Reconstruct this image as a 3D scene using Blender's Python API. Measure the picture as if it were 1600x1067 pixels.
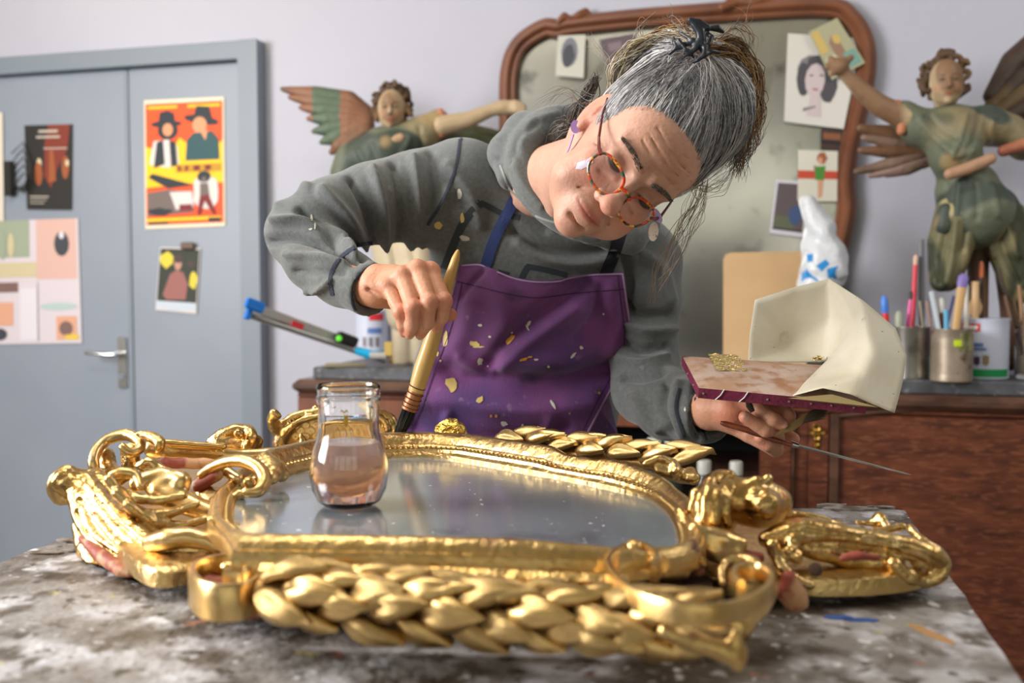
import bpy, math, random
import numpy as np
from mathutils import Vector, Matrix, Euler
from mathutils.bvhtree import BVHTree
random.seed(7); rng = np.random.default_rng(7)
S = bpy.context.scene; COL = S.collection
for o in list(bpy.data.objects): bpy.data.objects.remove(o)
# ------------------------------------------------------------------ camera
CH = 1.17; PITCH = math.atan(83/1555.6); FPX = 1555.6
cd = bpy.data.cameras.new('camera'); cam = bpy.data.objects.new('camera', cd); COL.objects.link(cam)
cam.location = (0, 0, CH); cam.rotation_euler = (math.pi/2-PITCH, 0, 0)
cd.lens = 35; cd.sensor_width = 36; cd.clip_start = .02
cd.dof.use_dof = True; cd.dof.focus_distance = 1.25; cd.dof.aperture_fstop = 4.2
S.camera = cam
# ------------------------------------------------------------------ world, lights, exposure
S.view_settings.view_transform = 'Standard'; S.view_settings.look = 'None'
S.view_settings.gamma = 1; S.view_settings.use_curve_mapping = False
S.view_settings.exposure = 0.0
w = bpy.data.worlds.new('world'); S.world = w; w.use_nodes = True
w.node_tree.nodes['Background'].inputs[0].default_value = (.80, .88, 1, 1)
w.node_tree.nodes['Background'].inputs[1].default_value = 0.30
def area(name, loc, target, sx, sy, power, col):
    l = bpy.data.lights.new(name, 'AREA'); l.shape = 'RECTANGLE'; l.size = sx; l.size_y = sy
    l.energy = power; l.color = col
    o = bpy.data.objects.new(name, l); COL.objects.link(o); o.location = loc
    o.rotation_euler = (Vector(target)-Vector(loc)).to_track_quat('-Z', 'Y').to_euler(); return o
area('window_or_fill_light', (-2.9, .75, 1.95), (0.1, 1.5, 1.0), 1.5, 1.5, 165, (1, .98, .95))
area('window_or_fill_light', (2.0, .9, 2.5), (1.3, 2.8, 1.1), 1.0, 1.0, 17, (1, .97, .94))  # added fill for the right background, no window on this side
area('ceiling_lamp', (-0.9, 1.3, 2.95), (-0.7, 1.6, 0), 1.5, .5, 26, (1, .93, .82))
area('warm_lamp', (-1.5, 2.5, 2.9), (-1.6, 3.2, 2.0), .5, .3, 7, (1, .80, .52))
# ------------------------------------------------------------------ pixel <-> place
_ca = cam.location; _R = cam.rotation_euler.to_matrix(); RN = np.array(_R); CAMP = np.array(_ca)
def P(x, y, D):
    return _ca + _R @ Vector(((x-800)/FPX*D, -(y-533.5)/FPX*D, -D))
def ray(x, y): return (_R @ Vector(((x-800)/FPX, -(y-533.5)/FPX, -1)))
def G(x, y, z):
    r = ray(x, y); t = (z-CH)/r.z; return _ca + r*t
TH = math.radians(14.8); WD = Vector((math.cos(TH), -math.sin(TH), 0)); WN = Vector((-math.sin(TH), -math.cos(TH), 0))
W0 = Vector((0, 3.3, 0))
def W(x, y, off=0):          # point on the back wall, off metres in front of it
    r = ray(x, y); t = ((W0 + WN*off - _ca).dot(WN))/r.dot(WN); return _ca + r*t
def pxof(V):
    c = (np.asarray(V)-CAMP) @ RN
    return np.stack([800+FPX*c[:, 0]/-c[:, 2], 533.5-FPX*c[:, 1]/-c[:, 2], -c[:, 2]], 1)
# ------------------------------------------------------------------ materials
MATS = {}
def mat(name, col=(.5,.5,.5), rough=.5, metal=0, noise=None, bump=0, bscale=40, attr=None, trans=0, ior=1.45, coat=0, sheen=0, stretch=None, sss=0, alpha=1, emis=0, spec=None):
    """noise = list of (scale, threshold, softness, colour, detail) layers over the base colour"""
    if name in MATS: return MATS[name]
    m = bpy.data.materials.new(name); m.use_nodes = True; nt = m.node_tree; N = nt.nodes; L = nt.links
    b = N['Principled BSDF']; b.inputs['Roughness'].default_value = rough; b.inputs['Metallic'].default_value = metal
    b.inputs['IOR'].default_value = ior; b.inputs['Transmission Weight'].default_value = trans
    b.inputs['Coat Weight'].default_value = coat; b.inputs['Sheen Weight'].default_value = sheen; b.inputs['Alpha'].default_value = alpha
    if spec is not None: b.inputs['Specular IOR Level'].default_value = spec
    if sss: b.inputs['Subsurface Weight'].default_value = sss; b.inputs['Subsurface Radius'].default_value = (.012,.005,.003); b.inputs['Subsurface Scale'].default_value = .6
    c = (*col, 1); b.inputs['Base Color'].default_value = c
    tc = N.new('ShaderNodeTexCoord'); vec = tc.outputs['Object']
    if stretch:
        mp = N.new('ShaderNodeMapping'); mp.inputs['Scale'].default_value = stretch[:3]
        if len(stretch) > 3: mp.inputs['Rotation'].default_value = stretch[3:]
        L.new(vec, mp.inputs[0]); vec = mp.outputs[0]
    cur = None
    if attr:
        a = N.new('ShaderNodeAttribute'); a.attribute_name = attr; cur = a.outputs['Color']
    for i, (sc, th, so, cc, det) in enumerate(noise or []):
        n = N.new('ShaderNodeTexNoise'); n.inputs['Scale'].default_value = sc; n.inputs['Detail'].default_value = det
        off = N.new('ShaderNodeVectorMath'); off.inputs[1].default_value = (i*3.7+.31, i*1.9, i*5.3); L.new(vec, off.inputs[0]); L.new(off.outputs[0], n.inputs['Vector'])
        mr = N.new('ShaderNodeMapRange'); mr.inputs['From Min'].default_value = th-so; mr.inputs['From Max'].default_value = th+so
        L.new(n.outputs['Fac'], mr.inputs['Value'])
        mx = N.new('ShaderNodeMix'); mx.data_type = 'RGBA'; L.new(mr.outputs[0], mx.inputs[0])
        if cur: L.new(cur, mx.inputs[6])
        else: mx.inputs[6].default_value = c
        mx.inputs[7].default_value = (*cc[:3], 1); cur = mx.outputs[2]
        if len(cc) > 3:   # 4th value: metal factor of that layer (e.g. bole showing through gilding)
            mm = N.new('ShaderNodeMix'); mm.data_type = 'FLOAT'; L.new(mr.outputs[0], mm.inputs[0]); mm.inputs[2].default_value = metal; mm.inputs[3].default_value = cc[3]
            L.new(mm.outputs[0], b.inputs['Metallic'])
    if cur: L.new(cur, b.inputs['Base Color'])
    if emis:
        if cur: L.new(cur, b.inputs['Emission Color'])
        else: b.inputs['Emission Color'].default_value = c
        b.inputs['Emission Strength'].default_value = emis
    if bump:
        n = N.new('ShaderNodeTexNoise'); n.inputs['Scale'].default_value = bscale; n.inputs['Detail'].default_value = 6; L.new(vec, n.inputs['Vector'])
        bp = N.new('ShaderNodeBump'); bp.inputs['Strength'].default_value = bump; bp.inputs['Distance'].default_value = .01
        L.new(n.outputs['Fac'], bp.inputs['Height']); L.new(bp.outputs[0], b.inputs['Normal'])
    MATS[name] = m; return m
def sc(r, g, b):   # sRGB 0..255 -> linear
    f = lambda v: (v/255/12.92) if v <= 10 else ((v/255+.055)/1.055)**2.4
    return (f(r), f(g), f(b))
# ------------------------------------------------------------------ objects
def link(name, me, m=None, parent=None, label=None, cat=None, group=None, kind=None, smooth=False):
    o = bpy.data.objects.new(name, me); COL.objects.link(o)
    if me is not None and m is not None:
        for mm in (m if isinstance(m, (list, tuple)) else [m]): me.materials.append(mm)
    if parent is not None:
        o.parent = parent; o.matrix_parent_inverse = PINV[parent.name]
    if me is not None and smooth: me.polygons.foreach_set('use_smooth', [True]*len(me.polygons))
    PINV[o.name] = Matrix.Identity(4)
    tag(o, label, cat, group, kind); return o
PINV = {}
def tag(o, label=None, cat=None, group=None, kind=None):
    if label: o['label'] = label
    if cat: o['category'] = cat
    if group: o['group'] = group
    if kind: o['kind'] = kind
    return o
def thing(name, loc, label, cat, group=None):
    o = bpy.data.objects.new(name, None); COL.objects.link(o); o.location = loc; o.empty_display_size = .03
    PINV[o.name] = Matrix.Translation(-Vector(loc)); return tag(o, label, cat, group)
def mesh(V, F, mi=None):
    me = bpy.data.meshes.new('m'); me.from_pydata([tuple(v) for v in V], [], F)
    if mi: me.polygons.foreach_set('material_index', mi)
    me.update(); return me
def npmesh(V, Q):
    me = bpy.data.meshes.new('m'); me.vertices.add(len(V)); me.vertices.foreach_set('co', np.asarray(V, np.float32).ravel())
    k = Q.shape[1]; me.loops.add(Q.size); me.loops.foreach_set('vertex_index', Q.astype(np.int32).ravel())
    me.polygons.add(len(Q)); me.polygons.foreach_set('loop_start', np.arange(len(Q), dtype=np.int32)*k)
    me.polygons.foreach_set('loop_total', np.full(len(Q), k, dtype=np.int32)); me.polygons.foreach_set('use_smooth', np.ones(len(Q), bool))
    me.update(calc_edges=True); return me
class MB:
    def __init__(s): s.V = []; s.F = []; s.M = []
    def add(s, V, F, m=0):
        k = len(s.V); s.V += [tuple(v) for v in V]; s.F += [tuple(i+k for i in f) for f in F]; s.M += [m]*len(F); return s
    def poly(s, pts, thick, n, m=0):        # flat polygon extruded thick along -n
        n = Vector(n); k = len(pts); A = [Vector(p) for p in pts]; B = [p - n*thick for p in A]
        nn = (A[1]-A[0]).cross(A[2]-A[1])
        F = [tuple(range(k)), tuple(range(2*k-1, k-1, -1))] + [(i, i+k, (i+1) % k+k, (i+1) % k) for i in range(k)]
        return s.add(A+B, F, m)
    def box(s, c, sx, sy, sz, X=(1,0,0), Y=(0,1,0), Z=(0,0,1), m=0, bev=0):
        c = Vector(c); X = Vector(X).normalized(); Y = Vector(Y).normalized(); Z = Vector(Z).normalized()
        if not bev:
            V = [c+X*(a*sx/2)+Y*(b*sy/2)+Z*(d*sz/2) for a in (-1,1) for b in (-1,1) for d in (-1,1)]
            return s.add(V, [(0,1,3,2),(4,6,7,5),(0,4,5,1),(2,3,7,6),(0,2,6,4),(1,5,7,3)], m)
        def ring(z, ins):
            r = []
            for (a, b) in ((-1,-1),(1,-1),(1,1),(-1,1)):
                r.append(c+X*a*(sx/2-ins)+Y*b*(sy/2-ins)+Z*z)
            return r
        rs = [ring(-sz/2, bev), ring(-sz/2+bev, 0), ring(sz/2-bev, 0), ring(sz/2, bev)]
        V = sum(rs, []); F = [(3,2,1,0), (12,13,14,15)]
        for k in range(3):
            for i in range(4): F.append((k*4+i, k*4+(i+1) % 4, k*4+4+(i+1) % 4, k*4+4+i))
        return s.add(V, F, m)
    def tube(s, pts, r, n=8, m=0, cap=True, flat=1, up=None):
        pts = [Vector(p) for p in pts]; k = len(pts); rr = r if isinstance(r, (list, tuple)) else [r]*k
        V = []; prev = None
        for i, p in enumerate(pts):
            t = (pts[min(i+1, k-1)]-pts[max(i-1, 0)]).normalized()
            if prev is None:
                a = Vector(up) if up else (Vector((0,0,1)) if abs(t.z) < .9 else Vector((1,0,0)))
            else: a = prev
            a = (a - t*a.dot(t)).normalized(); prev = a; b = t.cross(a)
            for j in range(n):
                th = 2*math.pi*j/n; V.append(p + a*math.sin(th)*rr[i]*flat + b*math.cos(th)*rr[i])
        F = [(i*n+j, i*n+(j+1) % n, (i+1)*n+(j+1) % n, (i+1)*n+j) for i in range(k-1) for j in range(n)]
        if cap: F += [tuple(range(n-1, -1, -1)), tuple((k-1)*n+j for j in range(n))]
        return s.add(V, F, m)
    def lathe(s, base, prof, n=24, axis=(0,0,1), m=0, close=False):
        ax = Vector(axis).normalized(); a = ax.orthogonal().normalized(); b = ax.cross(a); base = Vector(base)
        V = [base+ax*z+(a*math.cos(2*math.pi*j/n)+b*math.sin(2*math.pi*j/n))*r for (r, z) in prof for j in range(n)]
        k = len(prof); F = [(i*n+j, i*n+(j+1) % n, (i+1)*n+(j+1) % n, (i+1)*n+j) for i in range(k-1) for j in range(n)]
        if close: F += [((k-1)*n+j, (k-1)*n+(j+1) % n, (j+1) % n, j) for j in range(n)]
        else: F += [tuple(range(n-1, -1, -1)), tuple((k-1)*n+j for j in range(n))]
        return s.add(V, F, m)
    def sweep(s, path, prof, closed=False, up=(0,0,1), m=0, flip=1, scale=None):
        """prof points (outward, up); path horizontal-ish; open profile allowed -> closed loop"""
        path = [Vector(p) for p in path]; k = len(path); q = len(prof); up = Vector(up); V = []
        for i, p in enumerate(path):
            if closed: a, b = path[i-1], path[(i+1) % k]
            else: a, b = path[max(i-1, 0)], path[min(i+1, k-1)]
            t = (b-a); t -= up*t.dot(up); t.normalize(); o = t.cross(up)*flip
            d1 = (p-a); d2 = (b-p); sc_ = 1
            if d1.length > 1e-6 and d2.length > 1e-6:
                ca = max(.35, math.cos(d1.angle(d2)/2)); sc_ = 1/ca
            z = scale[i] if scale else 1
            for (u, v) in prof: V.append(p + o*u*sc_*z + up*v*z)
        F = []
        for i in range(k if closed else k-1):
            for j in range(q): F.append((i*q+j, i*q+(j+1) % q, ((i+1) % k)*q+(j+1) % q, ((i+1) % k)*q+j))
        if not closed: F += [tuple(range(q)), tuple((k-1)*q+j for j in range(q-1, -1, -1))]
        return s.add(V, F, m)
    def build(s, name, m, parent=None, smooth=False, label=None, cat=None, group=None, kind=None):
        me = mesh(s.V, s.F, s.M)
        import bmesh
        bm = bmesh.new(); bm.from_mesh(me); bmesh.ops.recalc_face_normals(bm, faces=bm.faces); bm.to_mesh(me); bm.free()
        if smooth: me.polygons.foreach_set('use_smooth', [True]*len(me.polygons))
        if smooth == 'auto': me.set_sharp_from_angle(angle=math.radians(38))
        return link(name, me, m, parent, label, cat, group, kind)
def cr(pts, n=8, closed=False):       # Catmull-Rom through tuples of any length
    A = [np.array(p, float) for p in pts]; k = len(A); out = []
    for i in range(k if closed else k-1):
        if closed: p0, p1, p2, p3 = A[i-1], A[i], A[(i+1) % k], A[(i+2) % k]
        else: p0, p1, p2, p3 = A[max(i-1,0)], A[i], A[i+1], A[min(i+2,k-1)]
        for j in range(n):
            t = j/n; out.append(.5*(2*p1+(p2-p0)*t+(2*p0-5*p1+4*p2-p3)*t*t+(3*p1-p0-3*p2+p3)*t**3))
    if not closed: out.append(A[-1])
    return out
# ------------------------------------------------------------------ implicit surfaces (distance fields meshed with surface nets)
def vlen(a): return np.sqrt(np.einsum('ij,ij->i', a, a))
def cap(Q, a, b, ra, rb=None):
    rb = ra if rb is None else rb; a = np.array(a, np.float32); b = np.array(b, np.float32); d = b-a; L = float(d@d)+1e-12
    t = np.clip(((Q-a)@d)/L, 0, 1); return vlen(Q-a-t[:, None]*d)-(ra+(rb-ra)*t)
def ell(Q, c, r, R=None):
    q = Q-np.array(c, np.float32)
    if R is not None: q = q@np.array(R, np.float32)
    r = np.array(r, np.float32); k0 = vlen(q/r); k1 = vlen(q/(r*r))+1e-9; return k0*(k0-1)/k1
def smin(a, b, k):
    if k <= 0: return np.minimum(a, b)
    h = np.clip(k-np.abs(a-b), 0, None)/k; return np.minimum(a, b)-h*h*k*.25
def smax(a, b, k): return -smin(-a, -b, k)
def chain(Q, pts, k=0.0, sub=0):
    """pts: (x,y,z,r) world"""
    if sub: pts = cr(pts, sub)
    d = None
    for p, q in zip(pts[:-1], pts[1:]):
        e = cap(Q, p[:3], q[:3], p[3], q[3]); d = e if d is None else smin(d, e, k)
    return d
def sdfmesh(f, lo, hi, h, B=8):
    lo = np.array(lo, float); hi = np.array(hi, float)
    nb = np.ceil((hi-lo)/h/B).astype(int)+1; n = nb*B
    ax = [np.arange(m) for m in nb]; bi = np.stack(np.meshgrid(*ax, indexing='ij'), -1).reshape(-1, 3)
    fc = f((lo+(bi*B+(B-1)/2)*h).astype(np.float32)); act = np.abs(fc) < B*h*1.5
    F = np.repeat(np.repeat(np.repeat(np.where(fc > 0, 1., -1.).reshape(nb).astype(np.float32), B, 0), B, 1), B, 2)
    k = np.arange(B); sub = np.stack(np.meshgrid(k, k, k, indexing='ij'), -1).reshape(-1, 3)
    ab = bi[act]
    for c0 in range(0, len(ab), 600):
        idx = (ab[c0:c0+600, None, :]*B+sub[None]).reshape(-1, 3)
        F[idx[:, 0], idx[:, 1], idx[:, 2]] = f((lo+idx*h).astype(np.float32))
    F[0], F[-1], F[:, 0], F[:, -1], F[:, :, 0], F[:, :, -1] = 1, 1, 1, 1, 1, 1
    s = F < 0; cnt = np.zeros(tuple(np.array(F.shape)-1), np.int8)
    for a in (0, 1):
        for b in (0, 1):
            for c in (0, 1): cnt += s[a:s.shape[0]-1+a, b:s.shape[1]-1+b, c:s.shape[2]-1+c]
    m = (cnt > 0) & (cnt < 8); cells = np.argwhere(m); ids = np.full(m.shape, -1, np.int32); ids[m] = np.arange(len(cells))
    acc = np.zeros((len(cells), 3)); num = np.zeros(len(cells))
    C = [(a, b, c) for a in (0, 1) for b in (0, 1) for c in (0, 1)]
    for p in C:
        for d in range(3):
            if p[d]: continue
            q = list(p); q[d] = 1
            va = F[cells[:, 0]+p[0], cells[:, 1]+p[1], cells[:, 2]+p[2]]; vb = F[cells[:, 0]+q[0], cells[:, 1]+q[1], cells[:, 2]+q[2]]
            x = (va < 0) != (vb < 0); t = np.where(x, va/np.where(x, va-vb, 1), 0)
            pt = np.tile(np.array(p, float), (len(cells), 1)); pt[:, d] += t; acc += pt*x[:, None]; num += x
    V = lo+(cells+acc/num[:, None])*h; Q = []
    for d in range(3):
        e, g = [(1, 2), (2, 0), (0, 1)][d]
        sl0 = [slice(1, -1)]*3; sl1 = [slice(1, -1)]*3; sl0[d] = slice(0, -1); sl1[d] = slice(1, None)
        A = s[tuple(sl0)]; Bq = s[tuple(sl1)]; ed = np.argwhere(A != Bq); off = np.array([1, 1, 1]); off[d] = 0; ed = ed+off
        fl = s[ed[:, 0], ed[:, 1], ed[:, 2]]
        def cid(de, dg):
            c = ed.copy(); c[:, e] -= de; c[:, g] -= dg; return ids[c[:, 0], c[:, 1], c[:, 2]]
        q = np.stack([cid(1, 1), cid(0, 1), cid(0, 0), cid(1, 0)], 1); q[~fl] = q[~fl][:, ::-1]; Q.append(q)
    Q = np.concatenate(Q); Q = Q[(Q >= 0).all(1)]
    return V, Q
def vnorm(V, Q):
    n = np.cross(V[Q[:, 2]]-V[Q[:, 0]], V[Q[:, 3]]-V[Q[:, 1]]); N = np.zeros_like(V)
    for k in range(4): np.add.at(N, Q[:, k], n)
    return N/(np.linalg.norm(N, axis=1, keepdims=True)+1e-12)
def relax(V, Q, it=2, lam=.5):
    for _ in range(it):
        A = np.zeros_like(V); c = np.zeros(len(V))
        for k in range(4):
            j = Q[:, k]; 
            for m_ in ((k+1) % 4, (k-1) % 4): np.add.at(A, j, V[Q[:, m_]]); np.add.at(c, j, 1)
        V = V+(A/c[:, None]-V)*lam
    return V
def pld(xy, pts):    # distance from points to polyline (2D), and parameter
    best = np.full(len(xy), 1e9)
    for a, b in zip(pts[:-1], pts[1:]):
        a = np.array(a, float); b = np.array(b, float); d = b-a; t = np.clip(((xy-a)@d)/(d@d+1e-9), 0, 1)
        e = xy-a-t[:, None]*d; best = np.minimum(best, np.hypot(e[:, 0], e[:, 1]))
    return best
def folds(V, N, lst):   # raise (amp>0) or sink real cloth folds; lines given where the photograph shows them
    px = pxof(V); xy = px[:, :2]; view = V-CAMP; view /= np.linalg.norm(view, axis=1, keepdims=True)
    fr = np.clip(-(view*N).sum(1)*3+.4, 0, 1); d = np.zeros(len(V))
    for (pts, wd, amp) in lst: d += amp*np.exp(-(pld(xy, [tuple(p) for p in cr(pts, 5)])/wd)**2)
    return V+N*(d*fr)[:, None]
def setcol(me, C):
    a = me.color_attributes.new('Col', 'FLOAT_COLOR', 'POINT'); a.data.foreach_set('color', np.concatenate([C, np.ones((len(C), 1))], 1).astype(np.float32).ravel())
def bbox_of(chs, pad):
    A = np.array([p for c in chs for p in c]); r = A[:, 3].max()+pad; return A[:, :3].min(0)-r, A[:, :3].max(0)+r
def vnoise(V, scale, seed=0):     # cheap smooth pseudo noise from sines
    r = np.random.default_rng(seed); o = np.zeros(len(V))
    for i in range(7):
        k = r.normal(size=3); k *= scale*(.6+.9*r.random())/np.linalg.norm(k); o += np.sin(V@k+r.random()*7)
    return o/3.5
# ================================================================== the setting
def wallpoly(mb, px, off=0, th=.02, m=0): mb.poly([W(x, y, off) for x, y in px], th, WN, m)
def wp(u, z, off=0): return W0*1 + WD*u + WN*off + Vector((0, 0, z))
m_wall = mat('white_plaster', sc(182,183,197), .9, noise=[(1.2,.55,.25,sc(172,173,188),4)], bump=.15, bscale=30)
m_ceil = mat('warm_plaster', sc(205,198,180), .9, bump=.1, bscale=20)
mb = MB(); mb.poly([wp(-3.4,0), wp(2.8,0), wp(2.8,3.0), wp(-3.4,3.0)], .1, WN); mb.build('wall_back', m_wall, kind='structure')
m_floor = mat('worn_floor_concrete', sc(120,112,104), .8, noise=[(6,.5,.2,sc(90,84,78),5)], bump=.2)
a, b = wp(-3.4,0), wp(2.8,0)
MB().poly([Vector((-3.3,-3.4,0)), Vector((2.9,-3.4,0)), b, a], .1, (0,0,1)).build('floor', m_floor, kind='structure')
MB().poly([Vector((-3.3,-3.4,3.0)), Vector((2.9,-3.4,3.0)), Vector((b.x,b.y,3.0)), Vector((a.x,a.y,3.0))], -.1, (0,0,1)).build('ceiling', m_ceil, kind='structure')
m_side = mat('side_wall_paint', sc(150,146,138), .9)
MB().poly([Vector((2.85,-3.35,0)), Vector((2.85,2.5,0)), Vector((2.85,2.5,3.0)), Vector((2.85,-3.35,3.0))], .1, (-1,0,0)).build('wall_right', m_side, kind='structure')  # unseen wall, added to block world light from the right
MB().poly([Vector((-3.25,4.1,0)), Vector((-3.25,-3.35,0)), Vector((-3.25,-3.35,3.0)), Vector((-3.25,4.1,3.0))], .1, (1,0,0)).build('wall_left', m_side, kind='structure')
# far wall behind the camera with its windows (seen in the mirrors and in the gilding)
MB().poly([Vector((-3.3,-3.4,0)), Vector((2.9,-3.4,0)), Vector((2.9,-3.4,1.0)), Vector((-3.3,-3.4,1.0))], .1, (0,1,0)).build('wall_front', mat('front_wall_paint', sc(150,150,128), .9), kind='structure')
m_win = mat('window_daylight', (.92,.92,.84), .3, noise=[(1.6,.55,.12,(.62,.66,.40),3)], emis=.95)
for k, (x0, x1) in enumerate(((-3.2,-1.9), (-1.7,-.4), (-.2,1.1), (1.3,2.7))):
    MB().poly([Vector((x0,-3.35,1.0)), Vector((x1,-3.35,1.0)), Vector((x1,-3.35,2.6)), Vector((x0,-3.35,2.6))], .02, (0,1,0)).build('window_%d' % (k+1), m_win, kind='structure')
fr = MB()
for x in (-3.25,-1.8,-.3,1.2,2.8): fr.box((x,-3.34,1.85), .2, .08, 1.8)
for z in (1.0, 2.75): fr.box((-.2,-3.34,z), 6.2, .08, .3 if z > 2 else .12)
fr.build('trim_1', mat('window_woodwork', sc(120,118,105), .6), kind='structure')
# ---- double door, grey-blue
m_door = mat('door_paint', sc(140,148,162), .42, noise=[(3,.55,.3,sc(130,139,153),3)], bump=.03, bscale=60)
m_dfr = mat('door_frame_paint', sc(122,132,144), .45)
def face(px_l, px_r, ytop_l, ytop_r, off, th, m, name, parent=None, **k):
    tl, tr = W(px_l, ytop_l, off), W(px_r, ytop_r, off)
    bl, br = tl.copy(), tr.copy(); bl.z = br.z = .005
    return MB().poly([bl, br, tr, tl], th, WN).build(name, m, parent, **k)
dz = W(390, 92, .03)
door = thing('door_1', (W(200,600,.0).x, W(200,600,.0).y, .0), 'double door painted grey blue with posters taped on it', 'door'); door['kind'] = 'structure'
ztop = W(300, 102, .03).z; zfr = W(330, 66, .05).z
def ux(x, y=300, off=.0): return (W(x, y, off)-W0).dot(WD)
def slab(u0, u1, z0, z1, off, th, m, name, parent=None, bev=0, **k):
    c = wp((u0+u1)/2, (z0+z1)/2, off-th/2)
    return MB().box(c, u1-u0, th, z1-z0, WD, WN, (0,0,1), bev=bev).build(name, m, parent, **k)
uL = ux(-60, 300, .03); uS = ux(203, 300, .03); uR = ux(379, 300, .03); uF = ux(404, 300, .06)
slab(uL, uS-.003, .01, ztop, .03, .04, m_door, 'door_leaf', door, bev=.003)
slab(uS+.003, uR, .01, ztop, .03, .04, m_door, 'door_leaf', door, bev=.003)
slab(uR+.004, uF, 0, zfr, .06, .07, m_dfr, 'door_frame', door, bev=.004)
slab(uL, uF-.001, ztop+.004, zfr-.001, .058, .066, m_dfr, 'door_frame', door, bev=.004)
slab(uS-.012, uS+.004, .01, ztop-.004, .036, .008, m_dfr, 'cover_strip', door, bev=.002)
m_chr = mat('brushed_chrome', (.62,.62,.62), .25, 1)
for (x, y, h) in ((380,160,.12), (382,560,.12)):
    p = W(x, y, .045); MB().tube([p-Vector((0,0,h/2)), p+Vector((0,0,h/2))], .009, 10).build('hinge', m_dfr, door, smooth='auto')
hp = slab(ux(184,565,.04), ux(197,565,.04), W(190,606,.04).z, W(190,527,.04).z, .04, .009, m_chr, 'handle_plate', door, bev=.002)
a = W(190, 553, .04); MB().tube([a, a+WN*.05, a+WN*.055-WD*.02, a+WN*.055-WD*.11+Vector((0,0,.006))], [.009,.009,.008,.007], 10).build('door_handle', m_chr, door, smooth='auto')
a = W(190, 588, .041); MB().lathe(a, [(.012,0),(.012,.003),(.004,.003),(.004,.001)], 16, WN).build('keyhole', m_dfr, door)
# ================================================================== papers on the door
def sheet(name, px, off, cols, prints, label, cat, th=.0008, group=None, surf=W, curl=0, strips=0):
    """flat printed paper: corners px (tl,tr,br,bl); prints = polygons in 0..1 sheet units with material index"""
    c = [surf(x, y, off) for x, y in px]; tl, tr, br, bl = c
    n = (br-tl).cross(tr-tl).normalized()
    if n.dot(_ca-tl) < 0: n = -n
    def q(u, v, lift=0): return (tl*(1-u)+tr*u)*(1-v)+(bl*(1-u)+br*u)*v + n*(lift + curl*(u**3)*(v**2) + curl*.4*(1-u)**4*v**4)
    mb = MB(); NU = 8
    for k in range(NU):
        for l in range(NU):
            A = [q((k+a)/NU, (l+b)/NU) for a, b in ((0,0),(1,0),(1,1),(0,1))]
            mb.add(A, [(0,1,2,3)], 0)
    o = mb.build(name, cols, label=label, cat=cat, group=group)
    mb = MB()
    for i, (mi, pts) in enumerate(prints): mb.add([q(u, v, .0006+.00012*i) for u, v in pts], [tuple(range(len(pts)))], mi)
    if prints: link('print', mesh(mb.V, mb.F, mb.M), None, o); [bpy.data.objects[-1] if 0 else None]
    if prints:
        pr = o.children[0] if o.children else None
        for mm in cols: pr.data.materials.append(mm)
        pr.data.polygons.foreach_set('material_index', mb.M)
    return o
def blob(cx, cy, rx, ry, n=12, jit=0, rot=0):
    out = []
    for i in range(n):
        t = 2*math.pi*i/n; j = 1+jit*(random.random()-.5); x = math.cos(t)*rx*j; y = math.sin(t)*ry*j
        out.append((cx+x*math.cos(rot)-y*math.sin(rot), cy+x*math.sin(rot)+y*math.cos(rot)))
    return out
def rect(a, b, c, d): return [(a,b),(c,b),(c,d),(a,d)]
def ink(r, g, b): return mat('ink_%d_%d_%d' % (r,g,b), sc(r,g,b), .6)
C = [ink(226,214,190), ink(236,82,28), ink(245,196,20), ink(34,40,48), ink(40,78,84), ink(222,150,110), ink(214,206,204), ink(120,26,30), ink(190,140,20), ink(110,96,92)]
pr = [(1, rect(.02,.03,.98,.97)), (2, [(.02,.36),(.3,.42),(.45,.3),(.75,.46),(.98,.33),(.98,.66),(.5,.66),(.02,.68)]), (2, rect(.05,.05,.42,.07)), (2, rect(.55,.05,.95,.07)),
 (3, blob(.28,.19,.2,.028)), (3, [(.18,.18),(.2,.1),(.3,.085),(.38,.11),(.4,.19)]), (3, blob(.3,.24,.13,.075)), (5, blob(.3,.235,.065,.05)),
 (6, [(.12,.32),(.3,.31),(.42,.36),(.44,.5),(.3,.53),(.06,.5)]), (3, [(.16,.33),(.24,.31),(.26,.5),(.12,.53)]), (3, [(.32,.32),(.4,.33),(.42,.52),(.34,.52)]),
 (3, blob(.72,.17,.22,.035,rot=.12)), (3, [(.62,.15),(.66,.06),(.82,.07),(.86,.17)]), (5, blob(.7,.21,.09,.065)), (4, [(.54,.32),(.62,.27),(.85,.26),(.93,.32),(.94,.48),(.52,.48)]), (5, [(.7,.25),(.8,.25),(.77,.33)]),
 (8, rect(.4,.51,.96,.57)), (7, [(.42,.52),(.46,.52),(.47,.56),(.43,.56)]), (7, [(.52,.52),(.56,.52),(.55,.56),(.51,.56)]), (7, [(.62,.52),(.7,.52),(.7,.56),(.62,.56)]), (7, [(.76,.52),(.84,.52),(.83,.56),(.76,.56)]),
 (3, [(.05,.6),(.1,.57),(.62,.67),(.3,.69)]), (9, [(.04,.72),(.3,.7),(.6,.72),(.62,.88),(.04,.9)]), (6, [(.32,.72),(.6,.72),(.62,.84),(.4,.86)]), (7, rect(.44,.82,.6,.87)), (3, blob(.2,.87,.14,.03,jit=.5)),
 (6, blob(.76,.72,.16,.15,jit=.3)), (3, blob(.75,.61,.085,.045)), (9, blob(.75,.63,.03,.02)), (9, [(.7,.66),(.8,.66),(.82,.76),(.7,.77)]), (7, [(.7,.76),(.81,.75),(.9,.9),(.86,.91),(.76,.8),(.7,.91),(.66,.9)]),
 (2, rect(.03,.92,.96,.945)), (3, rect(.05,.95,.3,.965)), (3, rect(.8,.93,.95,.96))]
sheet('poster', [(225,157),(350,151),(352,353),(227,358)], .034, C, pr, 'orange and yellow film poster with two figures in hats, on the right door leaf', 'poster')
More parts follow.
